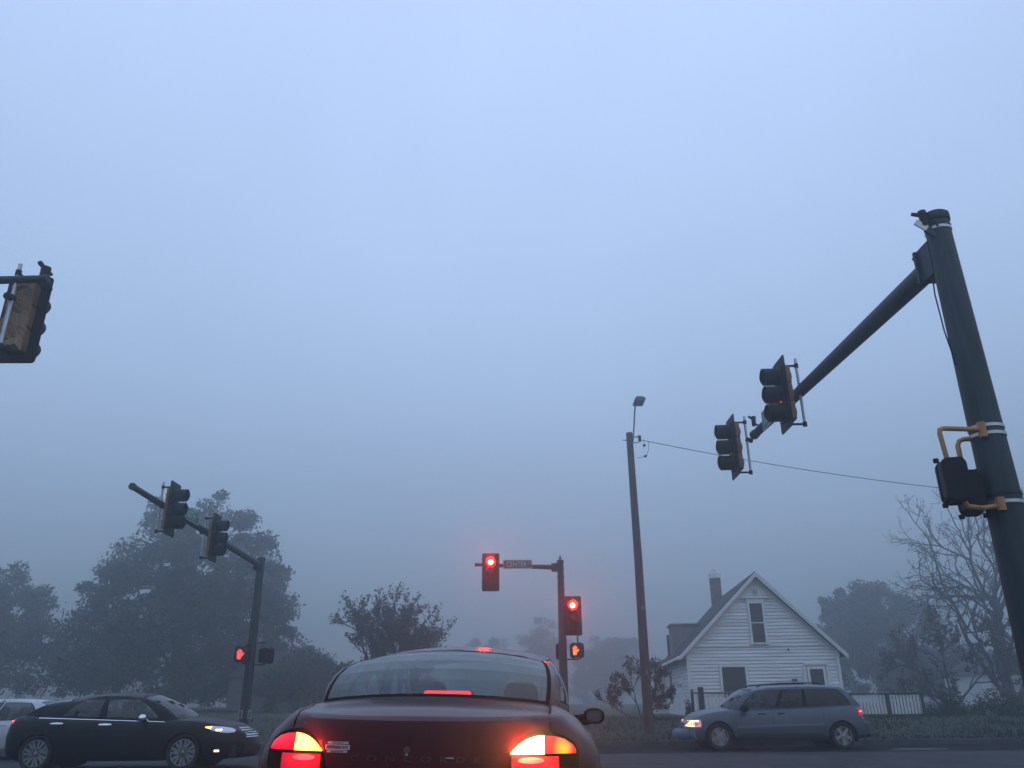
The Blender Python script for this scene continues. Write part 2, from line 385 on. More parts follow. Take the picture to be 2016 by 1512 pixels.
leafy_tree('maple_tree', 'dense tree at the far left edge, behind the white car', -55, 85, 16.3, 8.4, 7, 0.4, 190, 180, 0.40, 1.4, 0.4, 8, LG, G_, lobes=10)
leafy_tree('maple_tree', 'low bushy tree filling the gap between the two big left trees', -43.0, 92, 10.5, 8.0, 5, 0.2, 130, 150, 0.40, 1.4, 0.25, 12, LG, G_)
leafy_tree('maple_tree', 'low spreading tree in fog under the biggest left tree', -27.5, 92, 8.0, 10.0, 5, 0.1, 150, 130, 0.40, 1.3, 0.2, 19, LG, G_)
leafy_tree('maple_tree', 'low rounded tree in fog right of the biggest left tree', -17.2, 70, 5.2, 4.6, 3, 0.1, 100, 130, 0.34, 0.9, 0.2, 17, LG, G_)
leafy_tree('maple_tree', 'faint rounded tree deep in the fog left of the centre signal pole', 6.2, 195, 18.2, 7.4, 5, 0.4, 100, 130, 0.6, 1.9, 0.3, 13, LG, G_)
leafy_tree('maple_tree', 'faint tree deep in the fog between the centre signal pole and the wooden pole', 21.2, 195, 16.0, 10.4, 5, 0.4, 140, 130, 0.6, 1.9, 0.3, 14, LG, G_)
leafy_tree('maple_tree', 'rounded full tree directly behind the right corner of the white house', 46.5, 108, 16.0, 8.4, 6.5, 0.4, 230, 180, 0.42, 1.3, 0.4, 15, LA, G_, lobes=10)
leafy_tree('maple_tree', 'low wide tree in fog behind the white picket deck railing', 47.0, 92, 6.6, 9.5, 4, 0.1, 140, 130, 0.40, 1.2, 0.2, 23, LD, G_)
leafy_tree('maple_tree', 'pale distant tree in fog behind the windscreen of the stopped car', -7, 195, 14.5, 7.5, 4, 0.3, 100, 110, 0.6, 1.8, 0.3, 31, LG, G_)
twig_tree('redbud_tree', 'small many-stemmed tree with sparse leaves beyond the stopped dark red sedan', -7.0, 50,
          [(0.0, 0, -0.6, 0.1, 1.2, 1.0), (0.1, 0, -0.25, -0.2, 1.3, 1.08), (0.1, 0.1, 0.05, 0.3, 1.3, 1.05), (0.2, 0, 0.3, 0, 1.2, 1.02), (0.25, 0, 0.55, 0.2, 1.0, 0.95), (-0.1, 0, -.75, -0.1, 1.0, 0.9), (0.1, 0, .5, -0.1, 1.0, 0.85), (0, .1, -.4, .2, 1.2, 1.0), (.1, -.1, .4, -.2, 1.1, 1.0), (0, 0, -.9, 0, .7, .72), (.2, 0, .15, .2, 1.3, .9), (-.2, 0, -.1, -.2, 1.3, .75), (.3, 0, .6, .2, .7, .6)],
          4, 3.05, 0.09, 21, 8, 0.20, LD, spread=0.34, up=0.45, kids=3, shrink=0.64, leafdepth=2, leafscatter=0.09)
twig_tree('redbud_tree', 'thin small tree with scattered leaves behind the foot of the wooden utility pole', 5.2, 35.2,
          [(0, 0, -0.9, 0, 0.9, 0.9), (0, 0, -0.3, 0.2, 1.2, 1.0), (0.1, 0, 0.3, -0.2, 1.3, 1.05), (0.1, 0, 0.8, 0, 1.0, 0.85)],
          4, 1.25, 0.035, 22, 6, 0.12, LA, spread=0.5, up=0.15, kids=3, shrink=0.62, leafdepth=2)
twig_tree('bare_tree', 'tall bare tree with fine spreading branches behind the near right signal pole', 36.4, 62,
          [(0, 0, -0.05, 0, 1, 1.15), (-.1, 0, -0.32, 0.1, 1, 1.2), (-.15, 0.1, -0.62, -.1, 1, 1.15), (-.1, 0, -0.95, .05, .85, 1.0), (.1, 0, .4, 0, 1, 1.1)], 5, 6.0, 0.22, 41, 2, 0.16, LD, spread=0.42, up=0.06, kids=3, shrink=0.71, leafdepth=1, nseg=5)
twig_tree('bare_tree', 'thin-leaved small tree right of the deck railing, in front of the rounded tree', 26.4, 52,
          [(0, 0, -0.6, 0, 1, 1.0), (0, 0, 0.1, 0.2, 1, 1.1), (0, 0, 0.7, -0.1, 0.9, 1.0), (0, 0, -1.0, 0, .7, .9)], 4, 2.6, 0.075, 43, 10, 0.21, LA, spread=0.5, up=0.2, kids=3, shrink=0.68, leafdepth=2)
twig_tree('bare_tree', 'thin-leaved small tree at the right edge in front of the pale garage', 31.5, 52,
          [(0, 0, -0.5, 0, 1, 1.0), (0, 0, 0.3, 0.2, 1, 1.1), (0, 0, 0.9, -0.1, 0.8, 1.0)], 4, 3.0, 0.085, 44, 10, 0.21, LA, spread=0.5, up=0.2, kids=3, shrink=0.68, leafdepth=2)
def bush(name, label, x, y, r_, h, seed, lm, n=1600, ls=0.14):
    rr = np.random.default_rng(seed); z0 = float(lawn_z(x, y)); root = empty(name, (x, y, z0)); tag(root, label, 'bush')
    d = rr.normal(size=(n, 3)); d /= np.linalg.norm(d, axis=1)[:, None]; d[:, 2] = abs(d[:, 2])
    k = (0.75 + 0.2 * np.sin(d[:, 0] * 5 + seed) + 0.15 * np.sin(d[:, 1] * 7)) * rr.random(n) ** 0.4
    quads_obj('foliage', d * k[:, None] * np.array([r_, r_ * 0.8, h]), ls, rr, lm, root)
    mb = MB()
    for i in range(7): t = rr.uniform(0, 6.28); mb.tube([(0, 0, -0.05), (math.cos(t) * r_ * .3, math.sin(t) * r_ * .3, h * .5), (math.cos(t) * r_ * .6, math.sin(t) * r_ * .6, h * .85)], [.025, .018, .008], 5)
    mb.build('stem', M_bark, root)
bush('bush', 'dark low bush on the grass right of the deck railing', 18.9, 37.4, 1.0, 0.95, 51, LD)
bush('bush', 'wide dark hedge-like bush at the right edge under the bare tree', 23.2, 41, 2.6, 1.2, 52, LD, 3200)
bush('bush', 'small dark shrub against the left corner of the white house', 8.25, 40.6, 0.35, 0.9, 53, LD, 500, 0.1)
bush('bush', 'tiny pale weed clump in front of the hedge on the right', 20.4, 37.0, 0.22, 0.3, 54, leaf_mat('pale_weed', (0.4, 0.4, 0.38), (0.55, 0.55, 0.5)), 160, 0.07)

# ------------------------------------------------------------------ white house
def clapboard(name, c):
    m_ = mat(name, c, 0.7, var=0.06, scale=1.2, stretch=(1, 1, 3))
    n, l = m_.node_tree.nodes, m_.node_tree.links; b = n['Principled BSDF']
    t = n.new('ShaderNodeTexCoord'); s_ = n.new('ShaderNodeSeparateXYZ'); l.new(t.outputs['Object'], s_.inputs[0])
    f = n.new('ShaderNodeMath'); f.operation = 'MULTIPLY'; f.inputs[1].default_value = 1 / 0.145; l.new(s_.outputs['Z'], f.inputs[0])
    g = n.new('ShaderNodeMath'); g.operation = 'FRACT'; l.new(f.outputs[0], g.inputs[0])
    i = n.new('ShaderNodeMath'); i.operation = 'SUBTRACT'; i.inputs[0].default_value = 1; l.new(g.outputs[0], i.inputs[1])
    bp = n.new('ShaderNodeBump'); bp.inputs['Strength'].default_value = 1; bp.inputs['Distance'].default_value = 0.03
    l.new(i.outputs[0], bp.inputs['Height']); l.new(bp.outputs[0], b.inputs['Normal'])
    return m_
M_white = clapboard('white_clapboard', (0.72, 0.73, 0.72))
M_trim = mat('white_trim', (0.74, 0.75, 0.74), 0.6, var=0.08, scale=2)
M_roof = mat('dark_shingle', (0.035, 0.034, 0.038), 0.9, var=0.4, scale=3, bump=0.4)
M_pane = mat('window_pane', (0.022, 0.025, 0.029), 0.2)
M_brick = mat('grey_brick', (0.14, 0.135, 0.13), 0.9, var=0.3, scale=5, bump=0.3)
M_dk = mat('dark_wood', (0.035, 0.033, 0.032), 0.8, var=0.3, scale=5)
def house():
    X0, X1, Y0, Y1, G, E_ = 8.72, 16.08, 42.0, 53.4, 0.35, 3.6
    xm, rz_ = (X0 + X1) / 2 + 0.08, 7.33
    root = empty('house', (xm - .03, Y0, G), R(-4.5)); tag(root, 'white clapboard gabled house with dark roof and a tall chimney, behind the blue van', 'house')
    def L(p): return (p[0] - xm, p[1] - Y0, p[2] - G)
    # walls: clapboards as real lapped courses
    mb = MB(); h = 0.165; z = G
    def halfw(z_): return (X1 - X0) / 2 if z_ <= E_ else (X1 - X0) / 2 * (rz_ - 0.12 - z_) / (rz_ - 0.12 - E_)
    cx = (X0 + X1) / 2
    while z < rz_ - 0.15:
        z1 = min(z + h, rz_ - 0.14); w0, w1 = halfw(z), halfw(z1); c0 = cx + 0.08 * max(0, (z - E_) / (rz_ - E_)); 
        mb.add([L((c0 - w0, Y0 - 0.045, z)), L((c0 + w0, Y0 - 0.045, z)), L((c0 + w1, Y0, z1)), L((c0 - w1, Y0, z1)), L((c0 - w0, Y0, z)), L((c0 + w0, Y0, z))], [(0, 1, 2, 3), (4, 5, 1, 0)])
        if z1 <= E_ + 0.05:
            mb.add([L((X0 - 0.04, Y0, z)), L((X0 - 0.04, Y1, z)), L((X0, Y1, z1)), L((X0, Y0, z1)), L((X0, Y0, z)), L((X0, Y1, z))], [(1, 0, 3, 2), (5, 4, 0, 1)])
        z = z1
    mb.add([L((X1, Y0, G)), L((X1, Y1, G)), L((X1, Y1, E_)), L((X1, Y0, E_))], [(0, 1, 2, 3)])
    mb.add([L((X0, Y1, G)), L((X1, Y1, G)), L((X1, Y1, E_)), L((xm, Y1, rz_ - .12)), L((X0, Y1, E_))], [(4, 3, 2, 1, 0)])
    mb.build('wall', mat('white_paint', (0.73, 0.74, 0.73), 0.7, var=0.2, scale=1.2, stretch=(0.35, 1, 6.06)), root)
    for x_ in (X0 + 0.02, X1 - 0.02): mb = MB(); mb.box(L((x_, Y0 - 0.065, (G + E_) / 2)), (0.13, 0.06, E_ - G)); mb.build('corner_board', M_trim, root)
    # roof
    mb = MB(); ov = 0.42; y0, y1 = Y0 - 0.38, Y1 + 0.35; k = (rz_ - E_) / ((X1 - X0) / 2)
    for s_, xe in ((-1, X0 - ov), (1, X1 + ov)):
        ze = E_ - k * ov + 0.1
        for (a, b_) in ((0, 0.09),):
            P = [(xm, y0, rz_), (xm, y1, rz_), (xe, y1, ze), (xe, y0, ze), (xm, y0, rz_ + b_ * 1.4), (xm, y1, rz_ + b_ * 1.4), (xe, y1, ze + b_), (xe, y0, ze + b_)]
            mb.add([L(p) for p in P], [(0, 1, 2, 3), (4, 7, 6, 5), (0, 3, 7, 4), (1, 5, 6, 2), (3, 2, 6, 7)])
    roof = mb.build('roof', M_roof, root)
    mb = MB()
    for s_, xe in ((-1, X0 - ov), (1, X1 + ov)):        # rake boards and soffit strips
        ze = E_ - k * ov + 0.1
        for yy, dz0, dz1 in ((y0 - 0.02, -0.14, 0.05), (y0 - 0.045, -0.02, 0.085)):
            P = [(xm, yy, rz_ + dz0), (xm, yy, rz_ + dz1), (xe, yy, ze + dz1), (xe, yy, ze + dz0), (xm, yy + .025, rz_ + dz0), (xm, yy + .025, rz_ + dz1), (xe, yy + .025, ze + dz1), (xe, yy + .025, ze + dz0)]
            mb.add([L(p) for p in P], [(0, 1, 2, 3), (7, 6, 5, 4), (0, 3, 7, 4), (1, 5, 6, 2), (2, 6, 7, 3)])
        P = [(xm, Y0 - .03, rz_ - .38), (xm, Y0 - .03, rz_ - .12), (xe + s_ * -.3, Y0 - .03, ze + .2), (xe + s_ * -.3, Y0 - .03, ze - .06)]
        mb.add([L(p) for p in P], [(0, 1, 2, 3)])
    mb.box(L((X0 - ov - .06, (y0 + y1) / 2, E_ - k * ov + .1)), (0.12, y1 - y0, 0.12)); mb.box(L((X0 - ov - .06, y0 - .03, E_ - k * ov + .1)), (0.16, 0.1, 0.16))
    mb.build('fascia', M_trim, root)
    # chimney, vent pipe, dormer on the left slope
    mb = MB(); mb.box(L((xm - .18, 53.0, 7.5)), (0.62, 0.62, 2.4)); ch = mb.build('chimney', M_brick, roof)
    mb = MB(); cxm = xm - .18; mb.box(L((cxm, 53.0, 8.7 + .15)), (0.68, 0.68, 0.3)); mb.tube([L((cxm, 53, 9.0)), L((cxm, 53, 9.2)), L((cxm, 53, 9.22)), L((cxm, 53, 9.31))], [.07, .07, .17, .15], 10)
    mb.build('chimney_cap', M_trim, roof)
    mb = MB(); mb.tube([L((8.75, 50.7, 3.2)), L((8.75, 50.7, 5.05))], 0.075, 8); mb.build('vent_pipe', M_dk, roof)
    mb = MB(); mb.box(L((9.6, 49.0, 4.4)), (1.7, 1.8, 2.0)); mb.box(L((9.75, 49.0, 5.44)), (2.2, 2.0, 0.09)); mb.build('dormer', mat('dormer_siding', (0.2, 0.195, 0.19), 0.8, var=0.2), roof)
    # windows
    def win(xa, xb, za, zb, name='window', rail=True, hood=False, split=0.5):
        f = MB(); t = 0.11; yy = Y0 - 0.075
        for c, d in (((xa - t / 2, zb / 2 + za / 2), (t, zb - za + 2 * t)), ((xb + t / 2, zb / 2 + za / 2), (t, zb - za + 2 * t))): f.box(L((c[0], yy, c[1])), (d[0], 0.07, d[1]))
        f.box(L(((xa + xb) / 2, yy - .003, zb + t / 2)), (xb - xa, 0.07, t)); f.box(L(((xa + xb) / 2, yy - .02, za - .05)), (xb - xa + .3, 0.11, 0.08))
        if rail: f.box(L(((xa + xb) / 2, Y0 - .076, za + (zb - za) * split)), (xb - xa, 0.03, 0.045))
        if hood: f.box(L(((xa + xb) / 2, yy - .03, zb + .28)), (xb - xa + .75, 0.14, 0.06)); f.box(L(((xa + xb) / 2, yy - .005, zb + .17)), (xb - xa + .3, 0.08, 0.12))
        fr = f.build(name, M_trim, root)
        p = MB(); p.box(L(((xa + xb) / 2, Y0 - .062, (za + zb) / 2)), (xb - xa + .02, 0.012, zb - za + .02)); p.build('pane', M_pane, fr)
        return fr
    win(12.06, 12.68, 3.98, 5.88, hood=True, split=.5)
    win(10.36, 11.5, 1.0, 2.83, split=.36)
    wr = win(14.62, 15.27, 1.7, 2.7, name='door', rail=False)
    mb = MB(); mb.box(L((14.94, Y0 - .07, 2.95)), (1.15, .1, .1)); 
    for x_ in (14.38, 15.5): mb.box(L((x_, Y0 - .055, 1.75)), (.14, .06, 2.3))
    mb.build('door_frame', M_trim, root)
    mb = MB(); mb.box(L((12.43, Y0 - .04, 6.42)), (.3, .06, .32)); mb.build('gable_vent', M_trim, root)
    mb = MB(); 
    for i in range(5): mb.box(L((12.43, Y0 - .075, 6.31 + i * .055)), (.22, .012, .02))
    mb.build('louvre', M_dk, root)
    mb = MB(); mb.box(L((13.85, Y0 - .05, 2.2)), (.26, .05, .1)); mb.build('house_plate', M_dk, root)
    mb = MB(); mb.tube([L((13.72, Y0 - .02, 3.62)), L((13.72, Y0 - .12, 3.66)), L((13.72, Y0 - .14, 3.56))], .03, 6); mb.build('porch_hook', M_dk, root)
    mb = MB(); mb.box(L((X0 - .06, 50.2, 2.0)), (.05, 1.0, 1.7)); mb.build('window', M_pane, root)
    mb = MB(); mb.box(L((cx, Y0 - .04, 3.78)), (X1 - X0 - .35, .035, .03)); mb.build('belt_course', mat('grey_board', (0.5, 0.52, 0.52), 0.7), root)  # thin strip, greyer than the wall paint
    mb = MB(); mb.box(L((9.6, 55.2, 1.9)), (3.2, 3.4, 3.1)); mb.build('rear_wing', M_trim, root)
    mb = MB(); P = [(7.6, 53.5, 3.4), (11.4, 53.5, 3.4), (11.4, 57.1, 3.4), (7.6, 57.1, 3.4), (9.5, 55.2, 4.1)]
    mb.add([L(p) for p in P], [(3, 2, 1, 0), (0, 1, 4), (1, 2, 4), (2, 3, 4), (3, 0, 4)]); mb.build('rear_roof', M_roof, root)
house()
def railing(name, label, x0, x1, y, zb, zt, posts, nb, bw, lattice=False, gap=0.0):
    root = empty(name, (x0, y, zb)); tag(root, label, 'railing')
    mb = MB(); 
    for p in posts:
        q = MB(); q.box((p[0] - x0, 0, p[1] / 2), (p[2], p[2], p[1])); q.build('post', M_dk, root)
    mb.box(((x1 - x0) / 2, 0, zt - zb), (x1 - x0, 0.09, 0.06)); mb.build('top_rail', M_dk, root)
    q = MB(); q.box(((x1 - x0) / 2, 0, 0.08), (x1 - x0, 0.06, 0.08)); q.build('bottom_rail', M_dk, root)
    b = MB()
    for i in range(nb):
        x_ = (i + 0.5) * (x1 - x0) / nb; b.box((x_, 0.0, (zt - zb) / 2 + .03), (bw, 0.03, zt - zb - 0.14))
    if lattice:
        for i in range(16):
            for s_ in (-1, 1): b.box((0.55 + i * 0.06, .02 + .011 * s_, zt - zb - .12), (0.018, .01, .2), rx=0)
    b.build('baluster', mat('white_baluster', (0.62, 0.63, 0.62), 0.7, var=0.12, scale=4), root)
railing('deck_railing', 'dark posts and rail with white slats at the left front of the white house', 7.95, 10.3, 38.4, 0.5, 1.6, [(7.98, 1.25, 0.1), (8.38, 1.35, 0.22), (9.7, 1.12, 0.1)], 14, 0.07, True)
railing('deck_railing', 'white picket deck railing with dark top rail, right of the blue van', 14.9, 18.2, 38.2, 0.55, 1.5, [(15.0, 1.0, 0.1), (16.62, 0.95, 0.16), (18.15, 0.98, 0.12)], 22, 0.098)

def far_house():
    root = empty('house', (-20.6, 76, 0.9)); tag(root, 'dim low house roof in fog between the big left tree and the small many-stemmed tree', 'house')
    mb = MB(); mb.box((-.6, 3, 1.2), (7.0, 6, 2.6)); mb.build('wall', mat('dim_siding', (0.12, 0.12, 0.12), 0.8, var=.2), root)
    mb = MB(); P = [(-4.4, -.3, 2.35), (3.4, -.3, 2.35), (3.4, 6.4, 2.35), (-4.4, 6.4, 2.35), (-2.2, 3, 4.35), (0.9, 3, 4.35)]
    mb.add(P, [(3, 2, 1, 0), (0, 1, 5, 4), (1, 2, 5), (2, 3, 4, 5), (3, 0, 4)]); rf = mb.build('roof', M_roof, root)
    root.scale = (1.2, 1.2, 1.15)
    mb = MB(); mb.box((1.15, 2.7, 4.2), (.5, .5, 1.3)); mb.build('chimney', M_brick, rf)
far_house()
def garage():
    root = empty('garage', (45.5, 78, 0.8)); tag(root, 'small pale garage wall in fog at the right edge behind bare branches', 'garage')
    mb = MB(); mb.box((0, 2.5, 1.0), (4.2, 5, 2.4)); mb.build('wall', M_trim, root)
    mb = MB(); P = [(-2.4, -.3, 2.2), (2.4, -.3, 2.2), (2.4, 5.3, 2.2), (-2.4, 5.3, 2.2), (0, -.3, 3.5), (0, 5.3, 3.5)]
    mb.add(P, [(3, 2, 1, 0), (0, 1, 4), (1, 2, 5, 4), (2, 3, 5), (3, 0, 4, 5)]); mb.build('roof', M_roof, root)
    mb = MB(); mb.box((-.2, -.03, .9), (2.4, .05, 2.0)); mb.build('door', mat('garage_door', (0.45, 0.46, 0.47), .6), root); root.scale = (1.3, 1.3, 1.2)
garage()

# ------------------------------------------------------------------ signal poles
M_pole = mat('green_grey_steel', (0.018, 0.033, 0.038), 0.6, 0.2, var=0.4, scale=3.0, stretch=(5, 5, .35))
M_black = mat('black_signal_paint', (0.008, 0.008, 0.010), 0.6, var=0.3, scale=4); M_black.node_tree.nodes['Principled BSDF'].inputs['Specular IOR Level'].default_value = 0.2
M_yel = mat('signal_yellow', (0.22, 0.10, 0.035), 0.55, var=0.1, scale=5)
M_alu = mat('aluminium_tube', (0.42, 0.44, 0.46), 0.35, 0.8, var=0.15, scale=8)
M_band = mat('steel_band', (0.5, 0.52, 0.53), 0.4, 0.7)
M_green = mat('sign_green', (0.008, 0.14, 0.09), 0.45)
M_swhite = mat('sign_white', (0.55, 0.58, 0.56), 0.5)
M_lensdark = mat('dark_lens', (0.03, 0.012, 0.01), 0.12)
M_lensgreen = mat('dark_green_lens', (0.008, 0.03, 0.025), 0.12)
M_lensred = hot_lens('lit_red_lens', (200, 34, 11), (230, 0.10, 0.08), 0.06, 0.11)
M_lensamber = hot_lens('lit_amber_lens', (2.5, 0.35, 0.1), (1.2, 0.1, 0.03), 0.03, 0.14)
M_hand = emit('lit_hand', (1.0, 0.13, 0.03), 2.6)
M_handred = emit('lit_red_hand', (1.0, 0.045, 0.035), 3.0)
def mast_pole(name, label, x, y, top, r0, r1, arm, arm_r0, arm_r1, arm_z0, arm_z1, base_z=0.1, finial=False):
    """arm: (dx, dy) of the far end relative to the pole"""
    root = empty(name, (x, y, base_z)); tag(root, label, 'signal pole')
    H = top - base_z; mb = MB()
    mb.tube([(0, 0, 0), (0, 0, .02)], r0 * 1.9, 4); mb.tube([(0, 0, 0.02), (0, 0, H * .5), (0, 0, H)], [r0, (r0 + r1) / 2, r1], 28)
    mb.build('pole', M_pole, root, smooth=True)
    mb = MB(); mb.lathe([(r1 * 1.1, -0.10), (r1 * 1.15, -.09), (r1 * 1.15, 0.0), (r1 * 0.95, 0.025), (0.001, 0.04)], Matrix.Translation((0, 0, H)), 24)
    if finial: mb.lathe([(r1 * .5, .06), (.001, .22)], Matrix.Translation((0, 0, H)), 12)
    mb.build('pole_cap', M_pole, root, smooth=True)
    d = Vector((arm[0], arm[1], 0)); L_ = d.length; d.normalize(); z0, z1 = arm_z0 - base_z, arm_z1 - base_z
    mb = MB(); n = 9; pts = [d * (r1 * .8 + (L_ - r1 * .8) * i / n) + Vector((0, 0, z0 + (z1 - z0) * i / n)) for i in range(n + 1)]
    mb.tube(pts, np.linspace(arm_r0, arm_r1, n + 1), 22); mb.build('mast_arm', M_pole, root, smooth=True)
    mb = MB(); q = pts[-1]; mb.tube([q - d * .06, q + d * .02], arm_r1 * 1.18, 18); mb.build('arm_cap', M_pole, root, smooth=True)
    mb = MB(); rz = math.atan2(d.y, d.x)
    mb.box(d * (r1 * 1.2) + Vector((0, 0, z0)), (r1 * 1.9, arm_r0 * 2.3, arm_r0 * 3.3), rz)
    mb.box(d * (r1 * 2.15) + Vector((0, 0, z0)), (.04, arm_r0 * 2.9, arm_r0 * 3.2), rz)
    for s_ in (-1, 1):
        for t in (-1, 1): p = Vector((-d.y, d.x, 0)) * s_ * arm_r0 * 1.1 + Vector((0, 0, z0 + t * arm_r0 * 1.3)); mb.tube([p + d * (r1 * 2.1), p + d * (r1 * 2.15 + .09)], .025, 6)
    mb.build('arm_bracket', M_pole, root)
    return root
NP = (5.33, 8.5)
near = mast_pole('signal_mast_pole', 'thick near mast arm pole at the right edge, its arm reaching away over the street', 5.32, 8.5, 6.84, 0.225, 0.142, (-0.18, 7.6), 0.135, 0.085, 6.28, 6.47)
def bands(root, zs, r0, r1, H, m_, name='steel_band'):
    for z in zs:
        r_ = r0 + (r1 - r0) * z / H + .004; b = MB(); b.lathe([(r_, -.02), (r_ + .006, -.018), (r_ + .006, .018), (r_, .02)], Matrix.Translation((0, 0, z)), 28); b.build(name, m_, root, smooth=True)
bands(near, [3.93, 3.84, 3.07], .225, .142, 6.74, M_band); bands(near, [3.17, 6.56], .225, .142, 6.74, M_pole); bands(near, [6.52], .225, .142, 6.74, M_band)
mb = MB(); mb.tube([(-.1, .16, 6.03), (-.15, .12, 5.7), (-.15, .1, 5.2), (-.17, 0.02, 4.9), (-.19, -.03, 4.7)], .009, 5); mb.build('loose_cable', M_black, near)
far_l = mast_pole('signal_mast_pole', 'far mast arm pole left, in front of the big foggy tree, its arm reaching forward', -8.78, 28, 5.98, 0.17, 0.125, (0.0, -10.1), 0.112, 0.07, 5.72, 5.92)
far_c = mast_pole('signal_mast_pole', 'slim centre mast arm pole beyond the stopped sedan, its short arm pointing left', 1.69, 29, 5.98, 0.165, 0.11, (-3.05, 0), 0.085, 0.055, 5.74, 5.86, finial=True)
bands(far_c, [5.95 - .35, 5.3], .165, .118, 5.88, M_pole, 'clamp_band')
near_l = mast_pole('signal_mast_pole', 'mast arm with its end at the left edge, carrying the signal seen from behind', -14.2, 9.9, 7.1, 0.22, 0.15, (7.78, -0.25), 0.115, 0.05, 6.64, 6.70)
for p in near_l.children: pass

def traffic_signal(label, loc, rz, lit=None, litmat=None, group='traffic signals', bracket=True, tan=False):
    """faces local -y; origin at the middle of the back plate"""
    root = empty('traffic_signal', loc, rz); tag(root, label, 'traffic light', group)
    S = 0.345
    mb = MB(); mb.rbox((0, .0, 0), (0.62, .012, 3 * S + 0.30), 0.05); bp = mb.build('backplate', M_black, root)
    mb = MB()
    for i in (-1, 0, 1): mb.rbox((0, .072, i * S), (0.33, .13, S - .008), 0.03)
    if not tan:
        for i in (-1, 0, 1): mb.lathe([(.0, .20), (.05, .196), (.10, .175), (.115, .13)], Matrix.Translation((0, 0, i * S)) @ Matrix.Rotation(R(-90), 4, 'X'), 16)
    hs = mb.build('housing', M_yel, root, smooth=True, angle=30)
    mb = MB()
    for i in (-1, 0, 1): mb.rbox((0, -.02, i * S), (0.335, .03, S - .012), 0.03)
    mb.build('door', M_black, root)
    for k, i in enumerate((1, 0, -1)):
        v = MB(); n = 26; rr_ = []
        for r_ in (.152, .158):
            rr_.append([]); 
            for j in range(n + 1):
                t = R(-90 + 20 + (360 - 40) * j / n)                # tunnel visor open at the bottom
                ln = .30 * (0.86 + 0.14 * min(1, (math.sin(t) + 1.0) / 1.1)); rr_[-1].append([(r_ * math.cos(t), -.03, r_ * math.sin(t)), (r_ * math.cos(t), -.03 - ln, r_ * math.sin(t) - .02 * ln)])
        v.grid(rr_[1]); v.grid(rr_[0], flip=True)
        v.grid([[rr_[0][j][1], rr_[1][j][1]] for j in range(n + 1)], flip=True)
        for j in (0, n): v.grid([[rr_[0][j][0], rr_[1][j][0]], [rr_[0][j][1], rr_[1][j][1]]])
        o = v.build('visor', M_black, root, smooth=True); o.location = (0, 0, i * S)
        ln_ = MB(); ln_.lathe([(.146, -.03), (.13, -.045), (.09, -.062), (.04, -.07), (.0005, -.072)], Matrix.Rotation(R(90), 4, 'X') @ Matrix.Scale(-1, 4, (0, 0, 1)), 24)
        lens = ln_.build('lens', litmat if lit == k else (M_lensgreen if k == 2 else M_lensdark), root, smooth=True); lens.location = (0, 0, i * S)
    if bracket:
        mb = MB(); mb.tube([(0.0, .32, -.60), (0.0, .32, .70)], .026, 10); br = mb.build('bracket_tube', M_alu, root, smooth=True)
        for z in (-.56, .56): mb = MB(); mb.tube([(0, .08, z), (0, .32, z)], .022, 8); mb.tube([(0, .32, z - .04), (0, .32, z + .04)], .04, 8); mb.build('bracket_arm', M_black, root)
        mb = MB(); mb.tube([(0, .30, .18), (0, .44, .14)], .05, 10); mb.build('arm_clamp', M_black, root)
    return root
for lb, loc, rz, lit, lm_ in (
    ('larger signal head on the near right arm, nearest the thick pole, amber glint inside', (4.86, 13.35, 6.32), R(-90), 1, M_lensamber),
    ('outer signal head at the tip of the near right arm, beside the overhead wire', (4.74, 16.4, 6.29), R(-90), 1, M_lensamber),
    ('outer dark signal head near the tip of the far left arm', (-8.51, 19.6, 5.78), R(90), None, None),
    ('inner dark signal head on the far left arm, nearer its pole', (-8.48, 22.6, 5.64), R(90), None, None)):
    traffic_signal(lb, loc, rz, lit, lm_)
traffic_signal('red signal head hanging on the centre arm, left of the CENTER street sign', (-0.81, 28.85, 5.57), 0, 0, M_lensred, 'lit red traffic signals', False)
s6 = traffic_signal('red signal head right of the centre pole, above the hand signal', (2.07, 28.95, 4.06), 0, 0, M_lensred, 'lit red traffic signals', False)
for z in (-.45, .45): mb = MB(); mb.tube([(0, .15, z), (-.36, .12, z)], .03, 8); mb.build('bracket_arm', M_black, s6)
s0 = traffic_signal('signal head seen from behind, brown wrinkled back, at the left edge', (-6.86, 10.0, 6.25), R(180 + 1), None, None, 'traffic signals', True, True)
# the back of that head is wrapped in a wrinkled brown cover
rr = np.random.default_rng(9); G = []
for i in range(13):
    row = []
    for j in range(25):
        x_, z_ = -.165 + .33 * i / 12, -.53 + 1.0 * j / 24
        k = .17 + .045 * abs(math.sin(z_ * 8.3 + x_ * 3)) ** .6 + rr.normal(0, .006) + .014 * math.sin(x_ * 17 + z_ * 6)
        row.append((x_ + rr.normal(0, .004), .13 if i in (0, 12) or j in (0, 24) else k, z_ + rr.normal(0, .006)))
    G.append(row)
mb = MB(); mb.grid(G); mb.build('cover', mat('brown_wrap', (0.24, 0.15, 0.085), 0.7, var=0.12, scale=2), s0)
mb = MB(); mb.tube([(-.29, .2, .50), (-.29, .2, .72)], .065, 10); mb.tube([(-.27, .2, .70), (-.18, .2, .80)], [.03, .035], 8); mb.tube([(-.29, .2, .66), (-.39, .2, .60)], [.05, .02], 8); mb.tube([(-.36, .2, .50), (-.36, .2, .38)], [.05, .08], 8)
det = mb.build('detector', M_black, s0, smooth=True)

